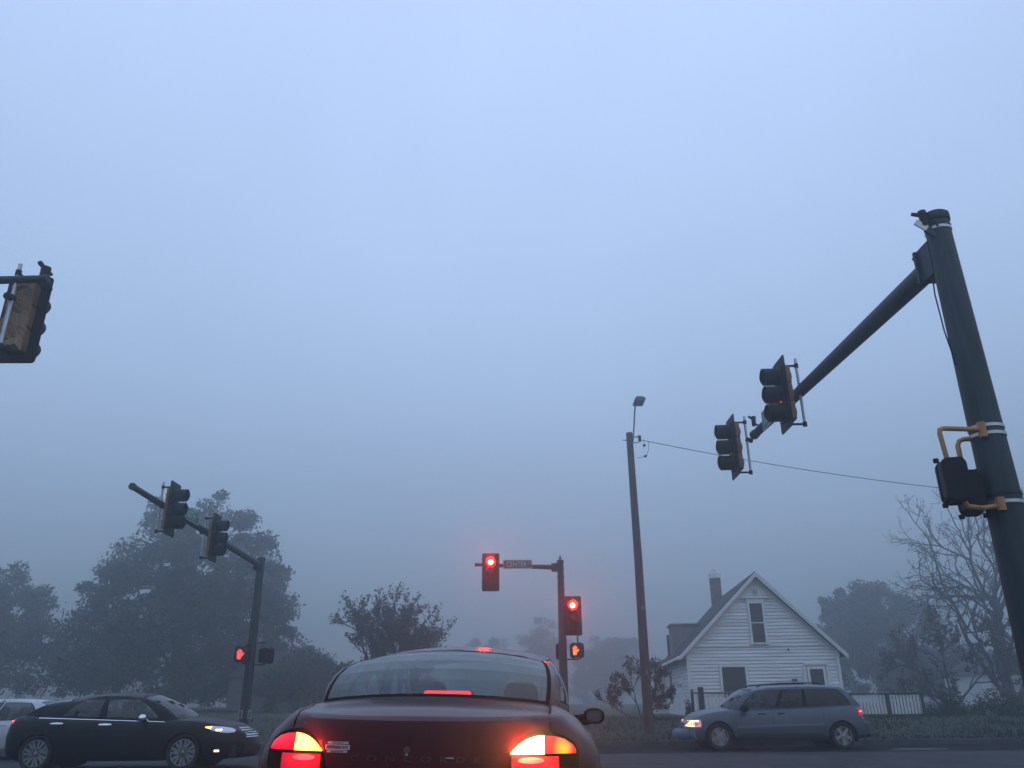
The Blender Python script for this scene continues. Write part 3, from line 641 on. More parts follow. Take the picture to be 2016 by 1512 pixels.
def street_sign(label, text, loc, rz, wd, ht, size, tw, extra=None):
    root = empty('street_sign', loc, rz); tag(root, label, 'street sign')
    mb = MB(); mb.box((0, 0, 0), (wd, .012, ht)); mb.build('panel', M_green, root)
    M = Matrix.Translation((0, -.009, 0)) @ Matrix.Rotation(R(90), 4, 'X')
    t = MB(); text_mesh(t, text, size, M @ Matrix.Translation((extra[2] if extra else 0, -.0, 0)), .002, 1.05, 0, tw)
    if extra: text_mesh(t, extra[0], size * .42, M @ Matrix.Translation((extra[1], size * .2, 0)), .002)
    t.build('lettering', M_swhite, root)
    b = MB(); e_ = .012
    for p, d in (((0, -.008, ht / 2 - .018), (wd - .03, .004, e_)), ((0, -.008, -ht / 2 + .018), (wd - .03, .004, e_)), ((wd / 2 - .018, -.008, 0), (e_, .004, ht - .048)), ((-wd / 2 + .018, -.008, 0), (e_, .004, ht - .048))): b.box(p, d)
    b.build('border', M_swhite, root)
    k = MB(); 
    for x_ in (-wd * .3, wd * .3): k.tube([(x_, .0, 0), (x_, .14, 0)], .025, 6)
    k.build('bracket', M_black, root)
    return root
street_sign('green CENTER street name sign on the centre mast arm', 'CENTER', (0.15, 28.83, 5.835), 0, 1.04, .31, .25, .72, ('ST', .43, -.04))
street_sign('green 10TH ST street name sign on the far left mast arm, between two signal heads', '10TH', (-8.66, 21.25, 5.97), R(90), 1.0, .34, .29, .58, ('ST', .37, -.1))
street_sign('edge-on green street name sign on the near right mast arm behind the larger signal head', '10TH', (5.03, 14.65, 6.42), R(-90), 1.0, .40, .30, .6, ('ST', .38, -.1))

def ped_signal(label, loc, rz, hand=None, ped_group='pedestrian signals', wd=.45):
    root = empty('pedestrian_signal', loc, rz); tag(root, label, 'walk signal', ped_group)
    mb = MB(); mb.rbox((0, .03, 0), (wd, .20, .46), .075, seg=4); mb.rbox((0, -.09, 0), (wd + .02, .05, .48), .08, seg=4)
    for x_ in (-.12, .12):
        for z_ in (-.25, .25): mb.tube([(x_, -.05, z_ * .9), (x_, -.05, z_ * 1.08)], .03, 6)
    mb.build('housing', M_black, root)
    if hand:
        face = MB(); face.rbox((0, -.117, 0), (.40, .01, .40), .04); face.build('face', mat('dark_face', (0.01, 0.008, 0.008), .3), root)
        h = MB()                                                     # raised hand: palm, four fingers, thumb
        pr = [(-.055, -.15), (.04, -.15), (.062, -.06), (.07, .0), (-.068, .0), (-.07, -.06)]
        def plate(ps): 
            n = len(ps); h.add([(a, -.125, b) for a, b in ps] + [(a, -.119, b) for a, b in ps], [tuple(range(n)), tuple(range(2 * n - 1, n - 1, -1))] + [(i, i + n, (i + 1) % n + n, (i + 1) % n) for i in range(n)])
        plate(pr)
        for i, (x_, t_, dx) in enumerate(((-.0535, .10, -.012), (-.0185, .15, -.003), (.0165, .155, .004), (.0515, .12, .012))):
            plate([(x_ - .0145, .006), (x_ + .0145, .006), (x_ + .0145 + dx, t_ - .01), (x_ + dx, t_), (x_ - .0145 + dx, t_ - .01)])
        plate([(.066, -.075), (.12, -.015), (.145, .03), (.125, .045), (.095, .015), (.074, -.004)])
        o = h.build('hand_symbol', hand, root); o.location.x = -.075
    return root
p = ped_signal('left walk signal on the far left pole showing a red raised hand', (-8.98, 27.72, 2.78), R(10), M_handred)
for q in ([(.0, 0.05, -.28), (.3, .2, -.28)], [(.1, 0.05, .3), (.3, .2, .3)]): mb = MB(); mb.tube(q, .022, 6); mb.build('bracket', M_black, p)
p = ped_signal('dark walk signal seen from the side, right of the far left pole', (-8.28, 28.05, 2.75), R(150))
for q in ([(.0, 0.05, -.28), (.42, .05, -.28)], [(.05, .05, .42), (.42, .05, .42)]): mb = MB(); mb.tube(q, .02, 6); mb.build('bracket', M_black, p)
p = ped_signal('walk signal with an orange raised hand, under the red signal on the centre pole', (2.16, 28.85, 2.89), R(4), M_hand)
for q in ([(.08, .03, -.28), (-.45, .12, -.28)], [(.05, .03, .24), (.05, .05, .75)]): mb = MB(); mb.tube(q, .026, 6); mb.build('bracket', M_black, p)
p = ped_signal('dark walk signal mostly hidden behind the centre pole', (1.60, 29.22, 2.88), R(-100))
mb = MB(); mb.tube([(0, .05, -.24), (0, .05, -.29), (-.1, .1, -.29)], .025, 6); mb.build('bracket', M_black, p)
M_ypipe = mat('yellow_pipe', (0.42, 0.2, 0.06), 0.5, var=0.25, scale=6)
p = ped_signal('black walk signal seen from behind on orange pipes, left of the thick near pole', (4.72, 8.3, 3.38), R(165), wd=.25)
W = p.matrix_basis.inverted() if False else (Matrix.Translation((4.72, 8.3, 3.38)) @ Matrix.Rotation(R(165), 4, 'Z')).inverted()
mb = MB(); mb.tube([W @ Vector(q) for q in ((5.20, 8.36, 3.97), (5.08, 8.33, 3.97), (4.72, 8.29, 3.97), (4.68, 8.285, 3.955), (4.67, 8.285, 3.91), (4.69, 8.285, 3.58))], .027, 10)
mb.build('mounting_pipe', M_ypipe, p, smooth=True); mb = MB()
mb.tube([W @ Vector(q) for q in ((5.22, 8.36, 3.13), (4.95, 8.28, 3.08), (4.80, 8.28, 3.10), (4.76, 8.29, 3.2))], .027, 10); mb.build('mounting_pipe', M_ypipe, p, smooth=True)
for q0, q1 in (((5.17, 8.33, 4.05), (5.17, 8.33, 3.88)), ((5.17, 8.31, 3.20), (5.17, 8.31, 3.06))): mb = MB(); mb.tube([W @ Vector(q0), W @ Vector(q1)], .045, 8); mb.build('pipe_flange', M_ypipe, p, smooth=True)
p = ped_signal('second black walk signal half hidden against the thick near pole', (5.01, 8.55, 3.31), R(165), wd=.22)
W = (Matrix.Translation((5.01, 8.55, 3.31)) @ Matrix.Rotation(R(165), 4, 'Z')).inverted()
mb = MB(); mb.tube([W @ Vector(q) for q in ((5.24, 8.5, 3.92), (5.06, 8.53, 3.92), (5.01, 8.54, 3.90), (4.99, 8.55, 3.85), (4.99, 8.55, 3.5))], .027, 10)
mb.build('mounting_pipe', M_ypipe, p, smooth=True)
def push_sign(label, loc, rz):
    root = empty('push_button_sign', loc, rz); tag(root, label, 'sign', 'push button signs')
    mb = MB(); mb.box((0, 0, 0), (.15, .01, .26)); mb.build('panel', mat('faded_white', (.3, .31, .31), .6), root)
    mb = MB(); mb.lathe([(.0, .0), (.028, .001), (.028, .004)], Matrix.Translation((0, -.006, .07)) @ Matrix.Rotation(R(90), 4, 'X'), 12); mb.box((0, -.008, 0.0), (.05, .004, .09)); mb.box((-.02, -.008, -.075), (.025, .004, .07)); mb.box((.02, -.008, -.075), (.025, .004, .07)); mb.build('symbol', M_black, root)
push_sign('small pale push button sign, left one on the foot of the far left pole', (-8.86, 27.82, .95), R(-10)); push_sign('narrow push button sign seen nearly edge-on, right side of the far left pole', (-8.58, 27.86, .95), R(65))
# detectors and end plate on the near arm
def detector(label, loc, rz):
    root = empty('signal_detector', loc, rz); tag(root, label, 'detector')
    mb = MB(); mb.tube([(0, 0, 0), (0, 0, .16)], .045, 10); mb.tube([(0, 0, .16), (0, 0, .2)], [.055, .05], 10); mb.build('body', M_black, root, smooth=True)
    mb = MB(); mb.tube([(-.0, 0, .14), (-.12, 0, .19)], [.03, .022], 8); mb.build('sight_tube', M_black, root, smooth=True)
    mb = MB(); mb.tube([(0, 0, .05), (.12, .0, .02), (.14, 0, -.05)], .018, 6); mb.build('arm', M_black, root, smooth=True)
detector('small black detector on the near right arm between its two signal heads', (5.0, 15.6, 6.5), R(20))
detector('black detector clamped to the cap of the thick near pole', (5.12, 8.42, 6.66), R(-20))
root = empty('end_plate', (5.09, 8.4, 6.63), 0); tag(root, 'pale grey metal plate sticking out left of the top of the thick near pole', 'plate')
Mp = Matrix.Rotation(R(38), 4, 'Y') @ Matrix.Rotation(R(-10), 4, 'X')
mb = MB(); mb.rbox((-.03, 0, 0), (.16, .016, .10), .008, 'y', M=Mp); mb.build('plate', M_alu, root)
mb = MB(); mb.rbox((.12, 0.01, 0), (.16, .03, .11), .008, 'y', M=Mp); mb.build('tab', M_pole, root)

# ------------------------------------------------------------------ utility pole, lamp and wire
M_wood = mat('weathered_wood', (0.06, 0.048, 0.042), 0.9, var=0.35, scale=5, bump=0.5, stretch=(3, 3, 0.25), col2=(0.10, 0.075, 0.06))
root = empty('utility_pole', (4.66, 30.0, 0.2)); tag(root, 'tall weathered wooden utility pole between the stopped sedan and the white house', 'utility pole')
mb = MB(); mb.tube([(0.0, 0, 0), (-.01, 0, 3), (0, 0, 6), (-.02, 0, 9), (-.03, 0, 10.93)], [.18, .167, .152, .138, .128], 18); mb.build('pole', M_wood, root, smooth=True)
mb = MB(); mb.tube([(.1, -.05, 10.75), (.34, -.05, 10.75)], .022, 6); mb.tube([(.1, -.05, 10.5), (.30, -.05, 10.52), (.34, -.05, 10.6)], .018, 6); mb.tube([(.36, -.05, 10.56), (.36, -.05, 10.8)], .06, 8)
mb.tube([(-.1, 0, 10.63), (-.3, 0, 10.63)], .018, 6); mb.build('insulator_bracket', M_black, root)
for i, z in enumerate((2.0, 4.2)):
    mb = MB(); mb.box((.02, -.172, z), (.1, .02, .16)); mb.build('pole_tag', mat('dull_tag', (.16, .15, .14), .6), root)
root = empty('street_lamp', (4.72, 29.9, 10.85)); tag(root, 'unlit street lamp on a slim arm above the wooden utility pole', 'street lamp')
mb = MB(); mb.tube([(0, 0, -.25), (0.05, -.3, .4), (.06, -.6, .85), (.06, -.9, 1.05)], .03, 8); mb.build('arm', M_alu, root, smooth=True)
mb = MB(); mb.rbox((.16, -1.25, 1.1), (.4, .7, .12), .05, 'y'); mb.rbox((.16, -1.25, 1.19), (.26, .5, .08), .03, 'y'); mb.build('lamp_head', mat('lamp_grey', (.1, .105, .11), .5, .3), root)
mb = MB(); mb.box((.16, -1.3, 1.035), (.3, .5, .01)); mb.build('lamp_glass', mat('lamp_lens', (.2, .2, .2), .2), root)
mb = MB(); a, b_ = Vector((5.02, 29.95, 10.83)), Vector((24.5, 33.5, 9.1)); n = 30
mb.tube([a.lerp(b_, i / n) - Vector((0, 0, .35 * 4 * (i / n) * (1 - i / n))) for i in range(n + 1)], .014, 5)
tag(mb.build('overhead_wire', M_black), 'thin overhead wire running right from the top of the wooden pole', 'wire')
root = empty('drop_wire', (5.3, 29.96, 10.75)); tag(root, 'short dangling wire loop with two connectors beside the top of the wooden pole', 'wire')
mb = MB(); mb.tube([(.06, 0, .02), (.05, 0, -.3), (-.05, 0, -.55), (-.18, 0, -.62), (-.45, 0, -.66)], .009, 5); mb.tube([(-.12, 0, .04), (-.12, 0, -.2), (-.14, 0, -.35)], .007, 5); mb.build('loop', M_black, root)
for p_ in ((-.1, 0, -.6), (-.12, 0, -.16)): mb = MB(); mb.tube([Vector(p_) - Vector((.05, 0, 0)), Vector(p_) + Vector((.05, 0, 0.02))], .045, 8); mb.build('connector', M_black, root, smooth=True)

# ------------------------------------------------------------------ cars
M_tyre = mat('tyre_rubber', (0.012, 0.012, 0.013), 0.8, var=0.3, scale=10)
M_rim = mat('alloy_rim', (0.3, 0.305, 0.32), 0.4, 0.8, var=0.2, scale=6)
M_chrome = mat('chrome', (0.75, 0.76, 0.78), 0.16, 1.0)
M_under = mat('black_plastic', (0.012, 0.012, 0.013), 0.7)
M_trimk = mat('black_trim', (0.006, 0.006, 0.008), 0.85); M_trimk.node_tree.nodes['Principled BSDF'].inputs['Specular IOR Level'].default_value = 0.15
M_seat = mat('grey_cloth', (0.05, 0.05, 0.052), 0.9, var=0.2)
def car_paint(name, c, metal=0.35, rough=0.38, coat=1.0):
    m_ = mat(name, c, rough, metal, var=0.08, scale=1.5, coat=coat); m_.node_tree.nodes['Principled BSDF'].inputs['Coat Roughness'].default_value = 0.1
    return m_

M_mirror = mat('dusky_mirror', (.14, .15, .16), .1, .9)
class Car:
    """x forward, y left, z up, origin on the ground below the middle"""
    def __init__(s, name, label, cat, loc, rot, P, paint, group='cars at the crossing'):
        s.root = empty(name, loc); s.root.rotation_euler = rot; tag(s.root, label, cat, group)
        k = s.k = P.get('k', 1.0)
        if k != 1.0:
            P = dict(P, xr=P['xr'] * k, xf=P['xf'] * k, hole=(P['hole'][0] * k, P['hole'][1] * k, P['hole'][2]), arch=[(a * k, b, c) for a, b, c in P['arch']])
            for q in ('w', 'belt', 'low', 'crown'): P[q] = ([v * k for v in P[q][0]], P[q][1])
            g = dict(P['gh']); g['base'] = [(a * k, b, c) for a, b, c in g['base']]; g['top'] = [(a * k, b, c) for a, b, c in g['top']]; P['gh'] = g
        s.P = P; s.paint = paint
        s.lower(); s.green()
        bm = s.body; s.bvh = BVHTree.FromPolygons([Vector(v) for v in bm.v], bm.f)
    # ---- lower body: rings around the plan outline, lofted up to the belt, then closed over the top
    def lower(s):
        P = s.P; W = P['W']; xr, xf = P['xr'], P['xf']; Rr, Rf = P['Rr'], P['Rf']; nr, nf = P.get('nr', 2.6), P.get('nf', 2.6)
        wx = pw(*P['w']); zb = pw(*P['belt']); zl = pw(*P['low'])
        half = []
        for i in range(17):                                  # front cap from the nose to the side
            t = math.pi / 2 * i / 16; half.append((xf - Rf + Rf * abs(math.cos(t)) ** (2 / nf), abs(math.sin(t)) ** (2 / nf)))
        N = 110
        for i in range(1, N): half.append((xf - Rf + (xr + Rr - xf + Rf) * i / N, 1.0))
        for i in range(17):
            t = math.pi / 2 * (1 - i / 16); half.append((xr + Rr - Rr * abs(math.cos(t)) ** (2 / nr), abs(math.sin(t)) ** (2 / nr)))
        half = np.array(half); hx, hy = half[:, 0], half[:, 1] * wx(half[:, 0])
        s.hx = hx; n = len(hx)
        tx, ty = np.gradient(hx), np.gradient(hy); ln = np.hypot(tx, ty) + 1e-9
        nx, ny = -ty / ln, tx / ln
        flip = np.sign(nx * (hx - 0) + ny * hy); nx, ny = nx * flip, ny * flip
        ny[0] = ny[-1] = 0
        ks, ke = P['side'], P['end'] ; ds, de, dr = pw(*zip(*ks)), pw(*zip(*ke)), pw(*zip(*P.get('rear', ke)))
        V = np.concatenate([np.linspace(0, .12, 4)[:-1], np.linspace(.12, .6, 14)[:-1], np.linspace(.6, 1, 14)])
        rings = []
        for v in V:
            d_end = np.where(hx > 0, de(v), dr(v)); d = ds(v) * ny ** 2 + d_end * nx ** 2
            x, y = hx - nx * d, np.maximum(hy - ny * d, 0); z = zl(hx) + (zb(hx) - zl(hx)) * v
            rings.append(np.stack([x, y, z], -1))
        top = rings[-1]; cr = pw(*P['crown'])
        for k in (.985, .95, .88, .78, .66, .5, .33, .16, 0.0):
            q = top.copy(); q[:, 1] *= k; q[:, 2] += cr(q[:, 0]) * (1 - k ** 2) * np.clip(top[:, 1] / (W * .6), 0, 1) ** 2; rings.append(q)
        G = np.array(rings)
        hole = P['hole']; nb = len(V)
        bm = MB(); mid = []
        cen = (G[:-1, :-1] + G[1:, :-1] + G[1:, 1:] + G[:-1, 1:]) / 4
        keep = np.ones(cen.shape[:2], bool)
        keep[nb - 1:] &= ~((cen[nb - 1:, :, 0] > hole[0]) & (cen[nb - 1:, :, 0] < hole[1]) & (cen[nb - 1:, :, 1] < hole[2]))
        # wheel arches: cut the side and pull the rim of the cut onto a true circle
        G2 = G.copy(); inside = np.zeros(G.shape[:2], bool)
        for wx_, wz, ar in P['arch']:
            dd = np.hypot(G[..., 0] - wx_, G[..., 2] - wz); inside |= (dd < ar) & (np.arange(G.shape[0])[:, None] < nb)
        cell = inside[:-1, :-1] & inside[1:, :-1] & inside[1:, 1:] & inside[:-1, 1:]
        keep &= ~cell
        for wx_, wz, ar in P['arch']:
            dd = np.hypot(G[..., 0] - wx_, G[..., 2] - wz); m_ = (dd < ar) & (np.arange(G.shape[0])[:, None] < nb)
            f = ar / np.maximum(dd, 1e-3)
            near_ = m_ & (dd > ar * .6)
            G2[..., 0] = np.where(near_, wx_ + (G[..., 0] - wx_) * f, G2[..., 0]); G2[..., 2] = np.where(near_, wz + (G[..., 2] - wz) * f, G2[..., 2])
        G = G2
        for sgn in (1, -1):
            b = len(bm.v); H = G.copy(); H[..., 1] *= sgn
            bm.v += [tuple(p) for p in H.reshape(-1, 3).tolist()]
            for i in range(G.shape[0] - 1):
                for j in range(n - 1):
                    if keep[i, j]:
                        q = (b + i * n + j, b + i * n + j + 1, b + (i + 1) * n + j + 1, b + (i + 1) * n + j)
                        bm.f.append(q if sgn < 0 else q[::-1]); bm.mi.append(0)
        s.body = bm
        u = MB(); u.box(((xf + xr) / 2, 0, P['low'][1][1] + .16), (xf - xr - .5, W * 1.55, .22))
        for wx_, wz, ar in P['arch']:
            for sg in (1, -1):
                yo = float(wx(wx_)) - .035
                row = [[(wx_ + (ar + .004) * math.cos(t), sg * yy, wz + (ar + .004) * math.sin(t)) for yy in (yo, yo - .34)] for t in np.linspace(R(-20), R(200), 24)]
                u.grid(row); u.lathe([(.0, 0), (ar, 0)], Matrix.Translation((wx_, sg * (yo - .34), wz)) @ Matrix.Rotation(R(90), 4, 'X'), 20)
        u.build('underbody', M_under, s.root)
    # ---- greenhouse: shared grids for side, roof, windscreen and rear window with real openings
    def green(s):
        g = s.P['gh']; bx = np.array(g['base']); tp = np.array(g['top'])        # rear -> front (x, y, z)
        sb, st = bx[:, 0], tp[:, 0]
        def curve(A):
            t = (A[:, 0] - A[0, 0]) / (A[-1, 0] - A[0, 0]); fy, fz = pw(t, A[:, 1]), pw(t, A[:, 2])
            return lambda q: np.stack([A[0, 0] + (A[-1, 0] - A[0, 0]) * q, fy(q), fz(q)], -1)
        B, T = curve(bx), curve(tp); e0, e1 = np.array(g['e0']), np.array(g['e1']); bulge = g.get('bulge', .03)
        def S(q, t):
            p = B(q) * (1 - t) + T(q) * t; k = 4 * t * (1 - t)
            p = p + e0 * k * (1 - q) ** 3 + e1 * k * q ** 3; p[..., 1] += bulge * k * (1 - abs(2 * q - 1) ** 2) ; return p
        body = s.body; trim = MB()
        tb = [0, g['t0'] - .02, g['t0'], .3, .5, .7, .85, g['t1'], g['t1'] + .03, 1.0]
        qs = {0.0, 1.0}; eps = g.get('eps', .012)
        for a, b_ in g['win']:
            qs |= {a - eps, a, b_, b_ + eps} | {a + (b_ - a) * i / 6 for i in range(1, 6)}
        qs |= set(np.linspace(0, 1, 15)); qs = sorted(qs); q2 = [qs[0]]
        for q in qs[1:]:
            if q - q2[-1] > 1e-4: q2.append(q)
        qs = q2
        glassm = s.P['glass']; rear_tint = s.P.get('glass_rear', glassm)
        for sg in (1, -1):
            wins = [MB() for _ in g['win']]
            for i in range(len(qs) - 1):
                for j in range(len(tb) - 1):
                    qc, t_ = (qs[i] + qs[i + 1]) / 2, (tb[j] + tb[j + 1]) / 2; tgt = body
                    for k, (a, b_) in enumerate(g['win']):
                        if a < qc < b_ and g['t0'] < t_ < g['t1']: tgt = wins[k]
                        elif a - eps < qc < b_ + eps and g['t0'] - .02 < t_ < g['t1'] + .03: tgt = trim if tgt is body else tgt
                    if tgt is body and g.get('blackpillar') and g['win'][0][0] < qc < g['win'][-1][1] and g['t0'] < t_ < g['t1']: tgt = trim
                    P4 = [S(np.float64(qs[a]), tb[b_]) for a, b_ in ((i, j), (i + 1, j), (i + 1, j + 1), (i, j + 1))]
                    P4 = [(p[0], p[1] * sg, p[2]) for p in P4]; tgt.add(P4, [(0, 1, 2, 3)] if sg < 0 else [(3, 2, 1, 0)])
            for k, w_ in enumerate(wins): w_.build('side_window', rear_tint if k < g.get('ndark', 0) else glassm, s.root, smooth=True)
        # roof
        us = np.array([-1, -.9, -.75, -.55, -.35, -.15, 0, .15, .35, .55, .75, .9, 1]); rc = g['rcrown']; r0, r1 = g['r0'], g['r1']
        G = []
        for q in np.linspace(0, 1, 17):
            p = T(np.float64(q)); row = []
            for u in us:
                k = 1 - abs(u) ** 2.2; row.append((p[0] + (-r0 * k) * (1 - q) ** 2 + (r1 * k) * q ** 2, p[1] * u, p[2] + rc * k))
            G.append(row)
        body.grid(G, flip=True)
        # windscreen and rear window
        for end, q, b0, bt, bzc in (('rear', 0.0, g['rb'], -r0, g.get('rbz', 0.02)), ('front', 1.0, g['fb'], r1, g.get('fbz', 0.02))):
            m0, m1, mu = g['rt'] if end == 'rear' else g['ft']
            tw = g.get('toptrim', .03) if end == 'rear' else .03
            ts = sorted({0, m0 - .03, m0, .12, .2, .35, .5, .65, m1, m1 + tw, 1.0}); gw = .035
            uu = sorted({-1, -mu - gw, -mu, -.75, -.5, -.25, 0, .25, .5, .75, mu, mu + gw, 1})
            gl = MB()
            def pt(u, t):
                p = S(np.float64(q), t); k = 1 - abs(u) ** 2.2
                dx = (b0 * (1 - t) + bt * t) * k; 
                return (p[0] + dx, p[1] * u, p[2] + (bzc * (1 - t) + rc * t) * k)
            ru = g.get('rround', 0) if end == 'rear' else 0
            for i in range(len(uu) - 1):
                for j in range(len(ts) - 1):
                    uc, t_ = abs(uu[i] + uu[i + 1]) / 2, (ts[j] + ts[j + 1]) / 2
                    tgt = gl if uc < mu and m0 < t_ < m1 else (trim if uc < mu + gw and m0 - .03 < t_ < m1 + tw else body)
                    q4 = [pt(uu[a], ts[b_]) for a, b_ in ((i, j), (i + 1, j), (i + 1, j + 1), (i, j + 1))]
                    tgt.add(q4, [(3, 2, 1, 0)] if end == 'rear' else [(0, 1, 2, 3)])
            gl.build('rear_window' if end == 'rear' else 'windscreen', s.P.get('glass_' + end, glassm), s.root, smooth=True)
        trim.build('window_trim', M_trimk, s.root, smooth=True)
    def finish(s):
        o = s.body.build('body', s.paint, s.root, smooth=True, angle=35)
        bmm = bmesh.new(); bmm.from_mesh(o.data); bmesh.ops.remove_doubles(bmm, verts=bmm.verts, dist=.0008)
        loose = [v for v in bmm.verts if not v.link_faces]; bmesh.ops.delete(bmm, geom=loose, context='VERTS')
        bmm.to_mesh(o.data); bmm.free(); o.data.polygons.foreach_set('use_smooth', [True] * len(o.data.polygons)); o.data.set_sharp_from_angle(angle=R(35)); s.bodyo = o
    # ---- pieces laid on the body by projection
    def hit(s, d, a, b):
        if d in ('left', 'right', 'top'): a = a * s.k
        o, v = {'rear': ((-5, a, b), (1, 0, 0)), 'front': ((5, a, b), (-1, 0, 0)), 'left': ((a, 4, b), (0, -1, 0)), 'right': ((a, -4, b), (0, 1, 0)), 'top': ((a, b, 4), (0, 0, -1))}[d]
        h = s.bvh.ray_cast(Vector(o), Vector(v))
        if h[0] is None:
            h = s.bvh.find_nearest(Vector(o) + Vector(v) * (4 if d in ('left', 'right') else 3)); 
        return h[0], Vector(v)
    def patch(s, mb, d, cols, off=.006, rows=5, bulge=0.0, mi=0):
        """cols: list of (a, b_low, b_high); the piece stands off proud of the skin, with a closed edge"""
        A = np.array(cols, float); n = max(len(cols), 9); t = np.linspace(0, 1, n); tt = np.linspace(0, 1, len(cols))
        F = [np.interp(t, tt, A[:, k]) for k in range(3)]
        O = []; I = []
        for i in range(n):
            ro, ri = [], []
            for j in range(rows):
                k = j / (rows - 1); b = F[1][i] * (1 - k) + F[2][i] * k; p, v = s.hit(d, F[0][i], b)
                e_ = bulge * (16 * k * (1 - k) * t[i] * (1 - t[i])) ** .5
                ro.append(p - v * (off + e_)); ri.append(p + v * .012)
            O.append(ro); I.append(ri)
        fl = {'rear': False, 'front': True, 'left': False, 'right': True, 'top': True}[d]
        if A[-1, 0] < A[0, 0]: fl = not fl
        if d == 'rear': fl = not fl
        mb.grid(O, mi, fl); edge = [(i, 0) for i in range(n)] + [(n - 1, j) for j in range(1, rows)] + [(i, rows - 1) for i in range(n - 2, -1, -1)] + [(0, j) for j in range(rows - 2, -1, -1)]
        mb.grid([[O[i][j], I[i][j]] for i, j in edge], mi, not fl)
    def line(s, mb, d, pts, wd=.007, off=.002):
        pts = [np.array(p, float) for p in pts]
        for a, b in zip(pts[:-1], pts[1:]):
            v = b - a; L_ = np.linalg.norm(v); nn = np.array([-v[1], v[0]]) / L_ * wd / 2; m_ = max(2, int(L_ / .05)); row = []
            for i in range(m_ + 1):
                p = a + v * i / m_; row.append([s.hit(d, *(p - nn))[0] - s.hit(d, *p)[1] * off, s.hit(d, *(p + nn))[0] - s.hit(d, *p)[1] * off])
            mb.grid(row)
    def wheel(s, x, sg, y, rad, wd=.21, spokes=5, style='twin', rimk=.72, rim=None):
        x *= s.k; M = Matrix.Translation((x, sg * y, rad)) @ Matrix.Rotation(R(-90 * sg), 4, 'X')
        t = MB(); h = wd / 2; ri = rad * rimk
        t.lathe([(ri, -h * .8), (rad * .93, -h), (rad * .985, -h * .8), (rad, -h * .45), (rad, h * .45), (rad * .985, h * .8), (rad * .93, h), (ri + .012, h * .85), (ri, h * .7)], M, 36, close=True)
        w_ = t.build('wheel', M_tyre, s.root, smooth=True)
        r = MB(); r.lathe([(ri, h * .7), (ri, h * .86), (ri * .93, h * .86), (ri * .9, h * .3), (ri * .9, -h * .2), (.0005, -h * .2)], M, 36)
        r.lathe([(.055, h * .2), (.052, h * .72), (.03, h * .78), (.0005, h * .78)], M, 16)
        for i in range(spokes):
            a = 2 * math.pi * i / spokes + .31
            for da in ((-.13, .13) if style == 'twin' else (0,)):
                b0, b1 = a + da * .5, a + da * 1.5; w0, w1 = (.02, .026) if style == 'twin' else (.05, .035)
                c0, c1 = Vector((math.cos(b0), math.sin(b0), 0)), Vector((math.cos(b1), math.sin(b1), 0)); n_ = Vector((-c1.y, c1.x, 0))
                q = [c0 * .04 - n_ * w0, c0 * .04 + n_ * w0, c1 * ri * .95 + n_ * w1, c1 * ri * .95 - n_ * w1]
                r.add([M @ (p + Vector((0, 0, z))) for z in (h * .35, h * .74) for p in q], [(4, 5, 6, 7), (0, 1, 5, 4), (1, 2, 6, 5), (2, 3, 7, 6), (3, 0, 4, 7)])
        r.build('rim', rim or M_rim, w_, smooth=True, angle=30)
    def seat(s, x, y, z, rows=1):
        mb = MB(); mb.rbox((0, 0, 0), (.14, .48, .62), .06, 'x', M=Matrix.Translation((x, y, z)) @ Matrix.Rotation(R(-12), 4, 'Y')); mb.rbox((.25, 0, -.3), (.5, .48, .16), .05, 'x', M=Matrix.Translation((x, y, z)))
        o = mb.build('seat', M_seat, s.root, smooth=True, angle=50)
        mb = MB(); mb.rbox((-.09, 0, .43), (.1, .27, .19), .07, 'x', M=Matrix.Translation((x, y, z)) @ Matrix.Rotation(R(-10), 4, 'Y')); mb.build('headrest', M_seat, o, smooth=True, angle=50)
    def mirror(s, x, y, z, m_, d=(.2, .13, .15)):
        sg = 1 if y > 0 else -1; x *= s.k
        mb = MB(); n = 14; prof = [(math.sin(t) ** .7, math.cos(t)) for t in np.linspace(.02, math.pi - .02, 8)]
        mb.lathe([(r_, h) for r_, h in prof], Matrix.Translation((x + .03, y + sg * d[0] / 2, z)) @ Matrix.Diagonal((d[1] * .62, d[0] * .56, d[2] * .58, 1)) @ Matrix.Rotation(R(90), 4, 'X'), n)
        mb.tube([(x + .03, y - sg * .16, z - .05), (x + .03, y + sg * .06, z - .02)], .045, 8); o = mb.build('mirror', m_, s.root, smooth=True)
        g = MB(); g.rbox((x - d[1] * .42, y + sg * d[0] / 2, z), (.012, d[0] * .8, d[2] * .75), .04, 'x'); g.build('mirror_glass', M_mirror, o)
    def patch_part(s, name, m_, d, cols, off=.006, rows=5, bulge=0.0, parent=None):
        mb = MB(); s.patch(mb, d, cols, off, rows, bulge); return mb.build(name, m_, parent or s.root, smooth=True, angle=50)
    def door_lines(s, side, lines):
        mb = MB()
        for l_ in lines: s.line(mb, side, l_, .009)
        mb.build('door_seam', M_trimk, s.root)

G_clear = glass('clear_tint', (0.62, 0.70, 0.68)); G_mid = glass('mid_tint', (0.55, 0.6, 0.6)); G_dark = glass('privacy_tint', (0.03, 0.034, 0.04), .5)
L_red = emit('lit_tail_red', (1, .02, .025), 5.0, (.3, .01, .01)); L_redbright = emit('lit_strip_red', (1, .05, .05), 14, (.3, .01, .01))
L_reddim = emit('red_lens', (1, .0, .02), .45, (.3, .01, .012), .12)
L_head = emit('lit_headlamp', (1, .82, .55), 5.0, (.6, .6, .6)); L_amber = emit('lit_amber', (1, .42, .1), 4.0, (.6, .25, .04)); M_lampglass = mat('lamp_glass_clear', (.62, .63, .66), .2, .7)

